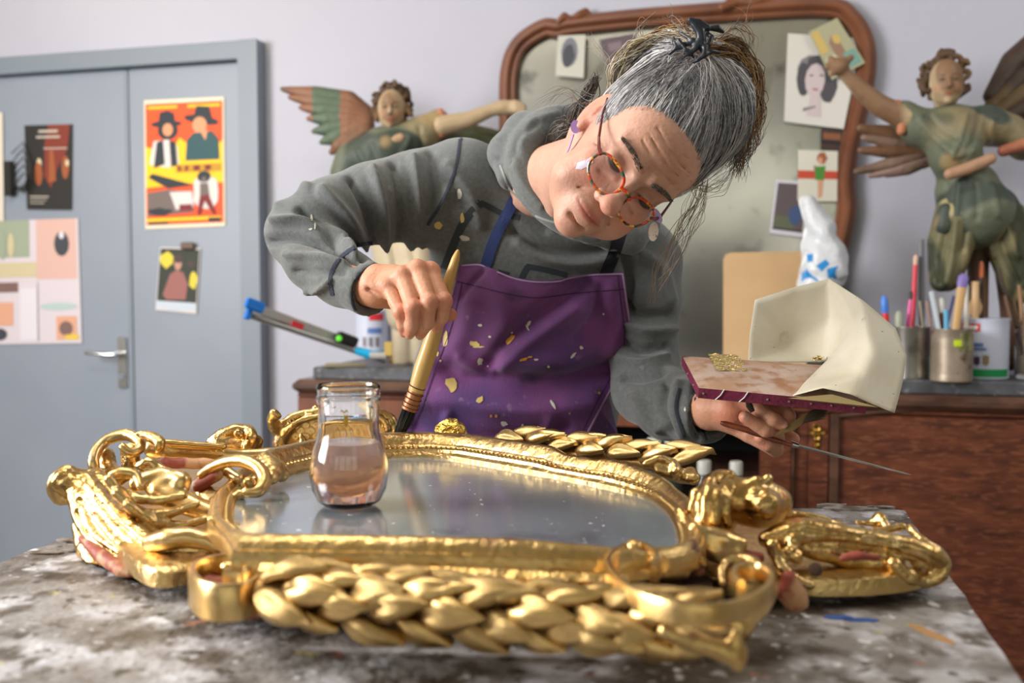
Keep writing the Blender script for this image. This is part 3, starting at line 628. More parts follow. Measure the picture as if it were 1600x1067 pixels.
# ================================================================== wall mirror
m_frw = mat('mirror_frame_wood', sc(128,78,50), .38, noise=[(8,.5,.2,sc(100,58,38),5)], coat=.3, bump=.04)
m_mir = mat('aged_mirror', (.66,.65,.61), .20, 1, noise=[(2.6,.54,.14,(.44,.44,.40),5),(8,.62,.06,(.28,.28,.26),6)], bump=.02, bscale=5)
path = [W(x, y, .02) for x, y in cr([(800,585),(797,480),(797,300),(796,180),(798,112),(814,72),(850,47),(872,47),(895,42),(1000,31),(1150,20),(1290,14),(1328,32),(1349,70),(1350,120),(1337,180),(1325,230),(1318,285),(1320,330),(1306,400),(1298,470),(1298,585)], 5)]
wm = thing('wall_mirror', tuple(W(1050,585,.02)), 'large wall mirror in a shaped brown wooden frame behind the woman', 'mirror')
prof = [(-.024,0),(-.024,.012),(-.018,.018),(-.010,.018),(-.006,.026),(.002,.034),(.012,.034),(.020,.026),(.026,.022),(.032,.014),(.034,0)]
mb = MB(); mb.sweep(path, prof, closed=False, up=WN, flip=-1); mb.build('mirror_frame', m_frw, wm, smooth='auto')
mb = MB(); k = len(path); V = [p - WN*.010 for p in path]
mb.add(V, [tuple(range(k))]); mb.build('mirror_glass', m_mir, wm)
def carve(lst, name, parent, m, D0, h=.004, k=.008):
    return sdfobj(name, [pc(c, D0) for c in lst], k, h, m, parent)
Dm = pxof([W(1180,10,.04)])[0,2]
carve([[(1128,12,7),(1150,2,9),(1175,6,7),(1190,-2,9),(1220,0,8),(1250,8,5)],[(1150,0,5),(1140,-8,7),(1160,-12,6)]], 'carved_crest', wm, m_frw, Dm)
Dm2 = pxof([W(900,35,.04)])[0,2]
carve([[(873,34,5),(882,25,6),(890,30,5)],[(890,32,4),(905,24,7),(915,18,6),(925,28,5),(940,28,4)]], 'carved_crest', wm, m_frw, Dm2)
# pictures stuck on the mirror
C = [ink(200,198,192), ink(70,68,74), ink(190,176,180), ink(120,116,122), ink(150,90,100)]
pr = [(3, blob(.4,.42,.24,.2,rot=.2)), (1, blob(.28,.5,.11,.2,jit=.2)), (1, blob(.66,.55,.12,.2,jit=.2)), (1, blob(.5,.3,.2,.09,jit=.2)), (2, blob(.44,.5,.15,.19)), (2, [(.4,.66),(.55,.66),(.6,.9),(.36,.9)]), (4, blob(.46,.6,.05,.012)), (1, blob(.38,.45,.03,.01)), (1, blob(.53,.44,.03,.01)), (3, [(.3,.82),(.5,.78),(.5,.8),(.3,.86)])]
sheet('portrait_drawing', [(1231,52),(1346,60),(1318,202),(1225,190)], .034, C, pr, 'pencil drawing of a dark-haired face on white paper stuck to the mirror', 'drawing', curl=.01)
C = [ink(160,158,130), ink(190,164,96), ink(140,110,90), ink(110,150,140), ink(196,190,160)]
sheet('postcard', [(1263,50),(1308,28),(1352,98),(1300,125)], .052, C, [(1, rect(.05,.05,.3,.5)), (2, blob(.55,.5,.15,.25,jit=.3)), (1, blob(.65,.35,.12,.1)), (3, rect(.6,.65,.95,.95)), (4, rect(.1,.6,.4,.9))], 'faded yellow green postcard tilted over the drawing', 'postcard')
C = [ink(60,44,40), ink(130,80,50), ink(24,18,18)]
sheet('small_print', [(1283,200),(1318,203),(1316,236),(1283,233)], .034, C, [(1, rect(.1,.2,.9,.5)), (2, rect(0,.6,1,.7))], 'small dark print peeking out under the drawing', 'picture')
C = [ink(204,202,190), ink(186,70,50), ink(150,90,60), ink(70,130,50), ink(200,150,120)]
sheet('striped_card', [(1247,234),(1309,236),(1308,315),(1246,314)], .04, C, [(1, rect(0,.4,1,.56)), (4, [(.5,.5),(.66,.5),(.62,.9),(.52,.95)]), (3, [(.42,.32),(.7,.3),(.66,.58),(.44,.58)]), (2, blob(.6,.15,.14,.12,jit=.3)), (4, blob(.56,.2,.06,.07)), (2, [(.4,.3),(.46,.3),(.42,.45)])], 'white card with a red stripe and a small figure in green', 'card')
C = [ink(200,200,212), ink(88,76,82), ink(60,80,120), ink(90,96,74), ink(50,44,50)]
sheet('snapshot', [(1213,281),(1263,284),(1255,371),(1202,364)], .036, C, [(1, rect(.07,.05,.96,.92)), (3, rect(.07,.65,.7,.88)), (2, blob(.7,.62,.2,.18)), (4, rect(.07,.88,.96,.92))], 'white bordered colour snapshot beside the plastic bag', 'photograph')
C = [ink(186,184,176), ink(60,62,72), ink(110,110,120)]
sheet('black_white_photo', [(872,56),(915,54),(912,122),(868,118)], .034, C, [(2, blob(.45,.4,.3,.35)), (1, blob(.42,.5,.22,.28,jit=.2))], 'black and white picture at the mirror, upper left inside the frame', 'picture')
C = [ink(90,74,82), ink(120,104,112), ink(60,48,54)]
sheet('dark_card', [(936,62),(992,52),(990,92),(950,104)], .034, C, [(1, rect(.2,.2,.6,.5)), (2, rect(.5,.5,.9,.9))], 'dark plum card at the mirror left of her hair', 'card')
# ================================================================== carved angels
def tint(base, *alts, seed=0, sc_=14):
    def f(V):
        C = np.tile(np.array(sc(*base)), (len(V), 1))
        for i, (c, th) in enumerate(alts):
            n = vnoise(V, sc_*(1+i*.7), seed+i); w_ = np.clip((n-th)*4, 0, 1)[:, None]; C = C*(1-w_)+np.array(sc(*c))*w_
        return C
    return f
m_wood = mat('painted_carving', rough=.55, attr='Col', bump=.35, bscale=45, noise=None)
flesh = tint((172,150,120), ((128,98,72),.55), ((192,172,144),.5), seed=3, sc_=26)
green = tint((96,102,84), ((128,118,90),.1), ((60,70,62),.3), ((146,126,90),.55), seed=5, sc_=18)
hairc = tint((78,56,38), ((110,82,52),.3), seed=8, sc_=40)
orng = tint((176,112,80), ((140,80,60),.3), seed=2)
wingc = tint((112,80,58), ((140,104,74),.2), ((86,64,52),.4), seed=11)
skirtc = tint((104,100,72), ((54,58,38),.0), ((164,150,112),.35), seed=15, sc_=26)
def face_parts(st, cx, cy, rx, ry, D, turn=0, name='face'):
    c = np.array(P(cx, cy, D)); s = D/FPX; X = np.array([1,0,0.]); Z = np.array([0,0,1.]); Fd = np.array((_ca-P(cx,cy,D)).normalized())
    X = np.cross(Fd, Z)*-1; X /= np.linalg.norm(X); R = np.stack([X, Fd, Z], 1)
    R = R@np.array(Matrix.Rotation(turn, 3, 'Z')); a, b = rx*s, ry*s
    def f(Q):
        q = (Q-c)@R
        d = ell(q, (0,0,0), (a, a*1.1, b))
        d = smin(d, ell(q, (0,a*.55,-b*.45), (a*.62,a*.6,b*.5)), a*.4)
        for sx in (-1, 1):
            d = smax(d, -ell(q, (sx*a*.38,a*1.12,b*.05), (a*.24,a*.2,b*.13)), a*.14)
            d = smin(d, ell(q, (sx*a*.38,a*.93,b*.03), (a*.17,a*.12,b*.09)), a*.05)
            d = smin(d, ell(q, (sx*a*.42,a*.72,-b*.32), (a*.32,a*.3,b*.25)), a*.2)
        d = smin(d, cap(q, (0,a*1.02,b*.1), (0,a*1.28,-b*.25), a*.09, a*.15), a*.12)
        d = smin(d, ell(q, (0,a*1.08,-b*.53), (a*.26,a*.12,b*.05)), a*.06)
        d = smin(d, ell(q, (0,a*1.06,-b*.64), (a*.2,a*.12,b*.05)), a*.05)
        d = smin(d, ell(q, (0,a*.95,-b*.85), (a*.22,a*.2,b*.14)), a*.15)
        d = smin(d, cap(q, (0,-.2*a,-b*.7), (0,-.4*a,-b*1.6), a*.55, a*.62), a*.3)
        return d
    V, Q = sdfmesh(f, c-b*1.9, c+b*1.6, .0035); V = relax(V, Q, 1); me = npmesh(V, Q)
    q = (V-c)@R; C = flesh(V)
    def dab(ctr, r, col, k=1):
        nonlocal C
        w_ = np.clip(1.4-np.linalg.norm((q-np.array(ctr))/np.array(r), axis=1), 0, 1)[:, None]*k; C = C*(1-w_)+np.array(sc(*col))*w_
    for sx in (-1, 1):
        dab((sx*a*.38,a*1.0,b*.03), (a*.17,a*.4,b*.055), (50,34,26), .9); dab((sx*a*.4,a*1.0,b*.24), (a*.24,a*.4,b*.03), (84,60,42), .8); dab((sx*a*.55,a*.8,-b*.3), (a*.25,a*.4,b*.18), (186,120,92), .5)
    dab((0,a*1.1,-b*.58), (a*.25,a*.3,b*.07), (150,70,54), .9)
    setcol(me, C); link(name, me, m_wood, st)
    # curls
    ch = []
    r_ = random.Random(int(cx)); 
    for k in range(46):
        t = r_.uniform(-.35, 1.35)*math.pi if k < 30 else r_.uniform(-.1,1.1)*math.pi; rr = r_.uniform(.92,1.25)
        dep = r_.uniform(-.9,.35) if k < 30 else r_.uniform(-1.,-.3)
        x = math.cos(t)*a*rr*1.05; z = math.sin(t)*b*(rr if math.sin(t) > 0 else .75)*.98 + b*.1
        p = c + R@np.array([x, dep*a, z]); ang = r_.uniform(0, 6.28); L = a*.28
        q_ = [(*(p+R@np.array([math.cos(ang+u)*L*.8, 0, math.sin(ang+u)*L*.8])), a*.15) for u in (0,1.2,2.4,3.6)]
        ch.append(q_)
    ch.append([(*(c+R@np.array([0,-.45*a,.35*b])), a*.9), (*(c+R@np.array([0,-.5*a,-.3*b])), a*.85)])
    sdfobj('hair', ch, a*.1, .004, m_wood, st, colf=hairc)
# ---- right angel
D = 2.62
st = thing('angel_statue', tuple(G(1530,570,ST)), 'carved wooden angel with curly hair and green robe, standing at right on the cabinet', 'statue')
face_parts(st, 1478, 130, 26, 36, D-.02, turn=-.15)
sdfobj('robe', [pc([(1437,200,26),(1485,205,34,-.02),(1540,196,28)],D), pc([(1485,205,40),(1492,240,40,-.03),(1500,265,36),(1512,300,48),(1522,330,60)],D), pc([(1437,200,24),(1412,180,23)],D), pc([(1540,196,27),(1575,205,27),(1600,225,26)],D)], .03, .005, m_wood, st, colf=green, rl=1,
  fold=[([(1440,185),(1460,215),(1490,235)],5,.006),([(1455,180),(1470,200),(1495,215)],4,-.006),([(1510,180),(1500,215),(1490,245)],4,.006),([(1530,175),(1525,210),(1505,250)],4,-.006),([(1550,190),(1545,220)],4,.006),([(1475,230),(1495,245),(1520,235)],5,.006),([(1480,290),(1470,330)],5,-.007),([(1500,285),(1495,335)],5,.007),([(1525,285),(1527,340)],5,-.007),([(1550,290),(1560,335)],5,.007)])
sdfobj('cuff', [pc([(1402,162,7),(1412,185,9),(1408,205,7)],D-.02)], .01, .004, m_wood, st, colf=orng)
sdfobj('arm', [pc([(1415,185,19),(1375,165,17),(1350,145,14),(1322,118,10),(1312,104,12)],D-.01), pc([(1312,104,9),(1298,92,5)],D-.02), pc([(1312,104,8),(1292,104,5)],D-.02), pc([(1315,100,7),(1330,90,5)],D-.02), pc([(1312,106,7),(1298,116,4)],D-.02)], .012, .004, m_wood, st, colf=flesh)
sdfobj('sash', [pc([(1484,272,9),(1510,264,10),(1548,248,9)],D-.09)], .01, .004, m_wood, st, colf=tint((170,132,106),((140,110,80),.3)))
sdfobj('cuff', [pc([(1568,236,9),(1600,226,10)],D-.06)], .01, .004, m_wood, st, colf=orng)
sc_l = [pc([(1478+22*k,330,13),(1476+24*k,352+4*(k % 2),15)],D-.05+.01*abs(k-2)) for k in range(6)]
sdfobj('peplum_scallops', sc_l, .012, .004, m_wood, st, colf=green)
sdfobj('skirt', [pc([(1500,330,36),(1485,380,34),(1478,430,26)],D), pc([(1550,330,40),(1580,380,38),(1600,440,34)],D), pc([(1505,340,30),(1498,400,14),(1470,440,16)],D-.03)], .02, .005, m_wood, st, colf=skirtc,
  fold=[([(1480,350),(1470,400),(1468,440)],5,-.01),([(1495,345),(1488,400),(1478,440)],5,.01),([(1512,350),(1505,390)],4,-.01),([(1555,345),(1570,400),(1590,440)],5,-.01),([(1572,345),(1590,400)],5,.01),([(1540,350),(1555,400)],4,.008)])
sdfobj('leg', [pc([(1525,350,22),(1528,420,16),(1530,500,13),(1530,570,12)],D+.04), pc([(1575,400,22),(1578,480,15),(1578,568,12)],D+.04)], .02, .006, m_wood, st, colf=tint((84,62,48),((110,80,60),.3)))
MB().box(tuple(G(1545,566,ST)+Vector((0,.07,.012))), .26, .14, .022, bev=.003).build('plinth', mm('plinth_wood',(70,54,44)), st)
STAT = []
for (x, y, x2, y2, r, cc) in ((1440,215,1345,200,13,0),(1440,225,1350,215,11,1),(1445,235,1345,235,11,0),(1450,240,1338,268,10,1),(1450,248,1360,275,9,2),(1452,250,1385,274,9,1),(1452,252,1408,262,8,2),(1455,250,1430,258,8,1)):
    sdfobj('feather', [pc([(x,y,r),((x+x2)/2,(y+y2)/2+2,r*1.1),(x2,y2,r*.5)],D+.06)], .01, .005, m_wood, st, colf=[wingc, tint((130,106,92),((100,80,64),.2)), tint((146,120,112),((110,86,76),.3))][cc])
mb = MB()
for k, (x0, y0, x1, y1) in enumerate(((1548,150,1620,60),(1550,165,1640,95),(1552,180,1640,130),(1556,190,1640,170),(1560,205,1640,210))):
    sdfobj('feather', [pc([(x0,y0,12),((x0+x1)/2,(y0+y1)/2-8,20),(x1,y1,16)],D+.09-.004*k)], .01, .006, m_wood, st, colf=tint((62,46,38),((92,74,44),.35),((150,120,60),.75), seed=k))
# ---- left angel
D = 3.02
st = thing('angel_statue', tuple(G(632,566,ST)), 'carved wooden angel with a spread brown and green wing, at left behind her shoulder', 'statue')
face_parts(st, 612, 172, 22, 31, D-.02, turn=.12)
sdfobj('robe', [pc([(552,252,26),(600,235,34,-.02),(655,212,26)],D), pc([(600,240,38),(606,270,40),(615,320,42),(620,360,44)],D), pc([(655,212,24),(684,192,21)],D), pc([(552,252,25),(538,272,22)],D)], .03, .006, m_wood, st, colf=green,
  fold=[([(560,235),(575,265),(585,290)],5,.006),([(580,225),(590,260)],5,-.006),([(640,215),(625,250),(615,285)],5,.007),([(655,200),(660,230)],4,-.006)])
sdfobj('collar', [pc([(588,216,8),(606,224,10),(626,216,8)],D-.062)], .01, .004, m_wood, st, colf=tint((170,140,112),((140,110,84),.3)))
sdfobj('cuff', [pc([(688,176,7),(692,192,9),(690,208,7)],D-.02)], .01, .004, m_wood, st, colf=orng)
sdfobj('arm', [pc([(690,196,16),(730,188,13),(768,172,10),(785,168,12),(806,168,11)],D-.02), pc([(806,162,6),(818,166,5)],D-.04), pc([(806,172,6),(818,176,5)],D-.04)], .012, .005, m_wood, st, colf=flesh)
sdfobj('arm', [pc([(538,270,16),(515,300,13),(500,330,12)],D)], .012, .006, m_wood, st, colf=flesh)
sdfobj('skirt', [pc([(620,350,48),(635,430,44),(640,490,36)],D), pc([(650,360,30),(660,440,26),(664,500,22)],D-.06)], .02, .006, m_wood, st, colf=tint((186,172,146),((130,116,92),.35),((206,196,176),.5), sc_=10),
  fold=[([(610,380),(622,440),(628,500)],6,-.012),([(640,380),(650,440),(650,500)],6,-.012)])
sdfobj('leg', [pc([(628,480,18),(630,562,16)],D), pc([(655,480,18),(658,562,16)],D)], .01, .006, m_wood, st, colf=tint((184,170,146),((130,116,92),.35)))
wc1 = lambda V: (lambda px, C: np.where(((px[:,0] > 488) & (px[:,0] < 531))[:, None], np.array(sc(78,94,76)), C))(pxof(V), tint((128,88,66),((104,70,54),.2),((92,84,56),.5))(V))
for k, (x1, y1, r) in enumerate(((440,139,8),(452,152,8),(470,168,9),(482,185,9),(490,205,9),(502,222,9),(518,238,10),(535,245,10))):
    sdfobj('feather', [pc([(572,178+6*k*.7,14),(545,158+10*k,16),((545+x1)/2,(158+10*k+y1)/2,14),(x1,y1,r*.5)],D+.1-.006*k)], .01, .006, m_wood, st, colf=wc1 if k < 6 else wingc)
for k, (x1, y1) in enumerate(((800,215),(790,226),(770,232))):
    sdfobj('feather', [pc([(690,212+5*k,12),(740,205+8*k,11),(x1,y1,6)],D+.1-.006*k)], .01, .006, m_wood, st, colf=tint((110,86,56),((80,84,60),.2),((150,120,70),.5)))
# ================================================================== gilded rococo mirror frame lying on the table
m_gold = mat('burnished_gold_leaf', (.70,.47,.19), .22, 1, noise=[(60,.56,.06,(.80,.60,.30),4),(22,.70,.02,(.30,.06,.03,.25),5),(14,.5,.2,(.52,.31,.10),3)], bump=.34, bscale=70)
m_gold2 = mat('rubbed_gold_leaf', (.66,.47,.22), .30, 1, noise=[(26,.5,.2,(.60,.40,.15),4),(34,.68,.03,(.20,.09,.05,.4),6)], bump=.3, bscale=90)
m_golds = mat('satin_gold_leaf', (.74,.54,.27), .30, 1, noise=[(30,.5,.2,(.66,.42,.14),4)], bump=.12, bscale=50)
m_bole = mat('red_bole', sc(150,72,58), .55, noise=[(40,.6,.06,sc(196,150,110),4),(25,.62,.03,sc(190,180,160),4)], bump=.3)
m_fwood = mat('frame_back_wood', sc(74,52,36), .7, bump=.3)
FR = thing('gilded_mirror_frame', (-.05,1.0,.9025), 'ornate carved mirror frame in gold leaf lying flat on the spattered table', 'mirror frame')
GZ = .957
def gp(x, y, z): return G(x, y, z)
ring = [G(x,y,GZ) for x, y in ((362,800),(368,778),(392,760),(440,744),(520,724),(610,714))]
ring = [Vector(p[:3]) for p in cr(ring, 4)]
ring.append(G(660,713,GZ)); ring.append(G(713,716,GZ))
rr = [Vector(p) for p in cr([G(713,716,GZ),G(860,742,GZ),G(990,770,GZ),G(1038,795,GZ),G(1058,826,GZ),(.135,.80,GZ),(.105,.772,GZ)], 6)][1:]
ring += rr
ring += [Vector((.00,.780,GZ)), Vector((-.10,.788,GZ)), Vector((-.200,.796,GZ)), Vector((-.225,.835,GZ)), Vector((-.252,.885,GZ))]
prof = [(-.004,-.006),(-.004,.003),(.001,.006),(.004,.004),(.0055,.009),(.012,.0105),(.0135,.013),(.016,.014),(.019,.020),(.024,.0255),(.030,.027),(.036,.025),(.040,.019),(.0425,.0145),(.047,.0145),(.050,.010),(.050,-.022),(.0,-.022)]
def rscale(p):
    x, y = p.x, p.y
    if y > 1.13: return 1.0
    if x < -.215: return .42+.5*max(0,(y-1.04)/.09)
    if x > .085 and y < .9: return .42
    if y < .82 and x > .0: return .8-.38*min(1,x/.085)
    if x > .09: return .55+.45*max(0,min(1,(y-.98)/.12))
    return .8
rsc = [rscale(p) for p in ring]
mb = MB(); mb.sweep(ring, prof, closed=True, flip=-1, scale=rsc); mb.build('inner_moulding', m_gold2, FR, smooth='auto')
# rail orientation check is by the outward side of a clockwise ring
# beaded strip
def ringpt(path, closed=True):
    k = len(path); L = [0]
    for i in range(k if closed else k-1): L.append(L[-1]+(path[(i+1) % k]-path[i]).length)
    return L
L = ringpt(ring); tot = L[-1]; n = int(tot/.0068); mb = MB()
for b in range(n):
    s = tot*b/n; i = max(j for j in range(len(L)-1) if L[j] <= s); a, c = ring[i], ring[(i+1) % len(ring)]; t = (c-a).normalized(); p = a+t*(s-L[i]); o = Vector((0,0,1)).cross(t)
    c_ = p+(o*.0088+Vector((0,0,.0098)))*rsc[i]; px = pxof([c_])[0]
    V = [c_+t*(math.cos(u)*.0026)+o*(math.sin(u)*.0040*1)+Vector((0,0,0)) for u in [k*math.pi/3 for k in range(6)]]+[c_+Vector((0,0,.0030))]
    mb.add(V, [(k, (k+1) % 6, 6) for k in range(6)])
mb.build('beading', m_golds, FR, smooth=True, kind='stuff')
# old mirror glass
m_old = mat('old_mirror_glass', (.42,.48,.53), .15, .62, noise=[(5,.5,.22,(.30,.35,.40),6),(9,.66,.05,(.18,.20,.22),5),(120,.73,.02,(.9,.9,.92,.0),2)], bump=.04, bscale=8)
MB().poly([p+Vector((0,0,-.0005)) for p in ring][::-1], .003, (0,0,1)).build('mirror_glass', m_old, FR)
MB().poly([p+(p-Vector((-.07,.98,GZ))).normalized()*.03+Vector((0,0,-.0355)) for p in ring][::-1], .012, (0,0,1)).build('back_board', m_fwood, FR)
for (x, y) in ((-.22,.95),(.06,.9),(-.05,1.15),(-.05,.82)): MB().box((x,y,.906), .05, .03, .0068).build('back_batten', m_fwood, FR)
# outer fillet of the front rail and its wall
a0, a1 = Vector((-.186,.738,0)), Vector((.085,.718,0))
mb = MB(); mb.sweep([a0+Vector((0,0,.958)), (a0+a1)/2+Vector((0,0,.958)), a1+Vector((0,0,.955))], [(0,0),(.002,.006),(.008,.008),(.014,.004),(.015,-.03),(0,-.03)], flip=1)
mb.build('outer_fillet', m_gold, FR, smooth='auto')
# ---------------- laurel garlands
def leafmesh(seed):
    r = random.Random(seed); V = []; F = []; NU, NV = 9, 6
    for i in range(NU+1):
        u = i/NU; wv = math.sin(math.pi*u**.78)**.95*.56
        for j in range(NV+1):
            v = j/NV*2-1; V.append((u, v*wv*.62, .13*(1-v*v)*math.sin(math.pi*min(1,u*1.05)) + .07*abs(v)**.7*math.sin(5*u+seed)*.5 - .06*math.exp(-(v/.13)**2) + .12*math.sin(u*2.2)))
    k = NV+1; F = [(i*k+j, i*k+j+1, (i+1)*k+j+1, (i+1)*k+j) for i in range(NU) for j in range(NV)]
    n = len(V); V += [(x, y*.96, z-.10) for x, y, z in V]; F += [(n+i*k+j+1, n+i*k+j, n+(i+1)*k+j, n+(i+1)*k+j+1) for i in range(NU) for j in range(NV)]
    for i in range(NU): F += [(i*k, (i+1)*k, n+(i+1)*k, n+i*k), (i*k+NV, n+i*k+NV, n+(i+1)*k+NV, (i+1)*k+NV)]
    me = mesh(V, F); me.polygons.foreach_set('use_smooth', [True]*len(me.polygons)); me.materials.append(m_golds if seed % 2 else m_gold2); return me
LM = [leafmesh(s) for s in range(4)]
def leaf(p, d, nrm, L_, wd, k):
    d = Vector(d).normalized(); nrm = Vector(nrm); nrm = (nrm-d*nrm.dot(d)).normalized(); y = nrm.cross(d)
    o = bpy.data.objects.new('leaf', LM[k % 4]); COL.objects.link(o); o.parent = FR; o.matrix_parent_inverse = PINV[FR.name]
    M = Matrix(((d.x*L_,y.x*wd,nrm.x*L_,p[0]),(d.y*L_,y.y*wd,nrm.y*L_,p[1]),(d.z*L_,y.z*wd,nrm.z*L_,p[2]),(0,0,0,1))); o.matrix_basis = M
def garland(A, B, r, step, Ll, W_, dirsign=1, rows=((20,0),(75,.5),(-25,.5),(120,.0)), up=Vector((0,0,1)), side=None):
    d = (B-A); Lt = d.length; d.normalize(); side = side or Vector((d.y,-d.x,0)).normalized(); k = 0
    mb = MB(); mb.tube([A, A.lerp(B,.5), B], r*.78, 12); mb.build('garland_core', mat('gap_shade_gold', (.34,.20,.07), .45, .8, bump=.3), FR, smooth='auto')  # core coloured darker than the leaves: shade of the gaps painted in
    n = int(Lt/step)
    for i in range(n+1):
        for (ang, ph) in rows:
            s = (i+ph)*step
            if s > Lt: continue
            a = math.radians(ang+random.uniform(-7,7)); nr = side*math.cos(a)+up*math.sin(a)
            tang = up*math.cos(a)-side*math.sin(a)
            dd = d*dirsign + nr*.20 + tang*random.choice((-.22,.16,-.12,.05))
            leaf(A+d*s+nr*r*.78, dd, nr, Ll*random.uniform(.9,1.1), W_*random.uniform(.9,1.1), k); k += 1
gA, gB = Vector((-.183,.712,.950)), Vector((.108,.660,.941))
garland(gA, gB, .0135, .040, .053, .037, rows=((84,0),(40,.5),(-2,.0),(-40,.5),(126,.5)))
gC, gD = G(775,694,.966), G(1050,728,.964)
garland(gC, gD, .011, .042, .058, .034, rows=((60,0),(120,.5),(90,.3)))
# ---------------- carved ornament helper: union of tapered strokes in gold
def orn(name, chs, D, k=.006, h=.0024, m=None, parent=FR, disp=.0006, extra=None, sub=3, fold=None, **kw):
    C = [[tuple(q) for q in cr(pc(c, D), sub)] for c in chs]
    return sdfobj(name, C, k, h, m or m_gold, parent, dispf=(lambda Q: disp*np.sin(Q[:,0]*260+np.sin(Q[:,1]*190)*2)*np.sin(Q[:,2]*240+1)) if disp else None, extra=extra, rl=1, fold=fold, **kw)
# ground of the carving under the ornaments at both ends
def ground(px, z, th, m, name='carved_ground'):
    c = cr([tuple(G(x, y, z)) for x, y in px], 4, closed=True); C0 = sum((Vector(p) for p in c), Vector())/len(c); mb = MB(); n = len(c)
    rings = [(1.0,-th),(1.0,-.006),(.985,-.002),(.95,0)]; V = [C0+(Vector(p)-C0)*f+Vector((0,0,dz)) for f, dz in rings for p in c]+[C0+Vector((0,0,.004))]
    F = [(a*n+i, a*n+(i+1) % n, (a+1)*n+(i+1) % n, (a+1)*n+i) for a in range(3) for i in range(n)]+[(3*n+i, 3*n+(i+1) % n, 4*n) for i in range(n)]+[tuple(range(n))]
    return mb.add(V, F).build(name, m, FR, smooth='auto')
ground([(165,770),(200,735),(300,728),(380,735),(400,760),(365,790),(340,830),(345,868),(290,882),(235,885),(190,855),(160,815)], .930, .018, m_gold2)
ground([(1085,800),(1180,805),(1260,812),(1350,830),(1440,862),(1445,888),(1380,900),(1290,903),(1240,900),(1170,905),(1110,895),(1075,860)], .926, .016, m_gold2)
# left acanthus shell
orn('acanthus_leaf', [
  [(104,752,24,.03),(126,770,16,.02),(150,800,17,0),(185,850,17,-.04),(222,880,16,-.07),(240,905,13,-.085)],
  [(116,772,12,.02),(128,812,13,0),(160,850,13,-.03),(205,878,14,-.06),(238,890,12,-.08)],
  [(135,750,14,.03),(163,786,15,.0),(196,822,18,-.03),(234,856,18,-.06),(240,885,12,-.075)],
  [(150,742,12,.04),(176,768,12,.02),(206,806,14,-.01),(240,838,13,-.04)],
  [(126,824,14,.02),(138,858,18,0),(168,895,17,-.03),(205,915,16,-.06),(232,916,13,-.075)],
  [(160,815,26,0.02),(200,860,28,-.02),(215,890,22,-.045)]], 1.0, k=.003,
  fold=[([(125,780),(150,825),(190,862),(235,880)],3,-.004),([(150,775),(180,815),(220,850)],3,-.004),([(120,800),(140,840),(180,868),(225,895)],3,-.004)])
orn('bole_patch', [[(128,842,7,.0),(158,868,11,-.028),(190,890,12,-.052),(206,896,7,-.06)]], .982, m=m_bole, k=.002)
orn('cream_edge', [[(176,906,5,-.04),(205,922,7,-.062),(236,922,7,-.08)]], .985, m=mat('cream_gesso', sc(206,190,140), .5, .3, bump=.2), k=.002)
orn('scroll_end', [[(98,742,14,0),(88,756,15,0),(92,776,12,0),(106,782,8,0)],[(110,738,12,0),(130,742,9,0.01),(160,737,8,.02)]], 1.03, m=m_gold2)
orn('scallop_rib', [[(170,748,9,.0),(190,770,9,0),(240,782,8,0),(289,774,6,0)],[(182,770,9,-.01),(222,802,9,-.01),(268,800,8,0),(309,787,6,0)],[(200,790,9,-.02),(240,816,9,-.01),(281,821,8,0),(323,810,7,0)]], .985, k=.003, m=m_gold2)
orn('scoop', [[(175,742,8,0),(190,738,9,0),(212,742,8,0),(220,762,6,-.01)],[(215,755,14,.02),(250,745,16,.03),(285,750,14,.02)],[(250,770,18,.02),(300,790,18,.01),(330,800,14,0)]], 1.0, k=.01, m=m_golds)
orn('connecting_bar', [[(236,848,15,.01),(262,842,17,.0),(300,840,16,0),(345,852,15,.0),(385,868,13,0),(398,884,12,0)]], .90, m=m_golds, k=.004)
orn('connecting_bar_wall', [[(250,872,14,0),(300,870,14,0),(345,876,12,0)],[(250,858,14,0),(300,856,14,0),(350,866,12,0)]], .915, m=m_gold)
orn('lattice_strip', [[(331,812,9,0),(360,826,11,0),(395,846,11,0),(432,862,10,0)]], .90, m=m_gold2, disp=.0016)
orn('thin_ridge', [[(326,812,4,0),(360,834,4,0),(400,862,4,0),(424,876,5,0)]], .875, m=m_golds, disp=0)
# volutes made of a thin upright band
def band(name, pts, D, w, hgt, m=None, taper=None, sub=6):
    """pts px on the rim of the scroll; the band stands hgt metres deep below the rim, w thick"""
    C = cr([tuple(G(x, y, D)) for (x, y, *q) in pts], sub)
    mb = MB(); pr = [(-w/2,-hgt),(-w/2,-.003),(-w*.25,0),(w*.25,0),(w/2,-.003),(w/2,-hgt)]
    n = len(C); mb.sweep([Vector(c) for c in C], pr, closed=False, scale=None)
    return mb.build(name, m or m_gold, FR, smooth='auto')
band('front_volute', [(438,868,0),(418,884,-.03),(396,903,-.05),(360,912,-.06),(322,908,-.055),(302,893,-.04),(306,878,-.02),(330,868,0),(362,864,.005),(392,868,.0),(398,878,-.015),(378,888,-.03),(350,888,-.03)], .957, .0068, .027, m=m_golds)
orn('volute_eye', [[(362,890,12,0),(364,905,12,0)],[(352,886,8,.0),(372,884,8,0)]], .775, m=m_gold)
orn('volute_foot', [[(345,945,16,0),(385,955,14,0),(410,955,8,0)],[(330,920,22,0),(380,930,24,0),(420,935,20,0)]], .775, m=m_bole)
orn('c_scroll', [[(316,742,9,.02),(330,732,10,.02),(352,722,10,.01),(380,720,11,0),(404,731,11,-.01),(414,750,11,-.02),(404,767,10,-.03),(386,768,9,-.03)],[(376,772,9,-.02),(358,786,10,-.02),(352,806,10,-.03)],[(352,735,10,.03),(372,748,9,.02)]], 1.03, k=.003, m=m_golds, disp=0)
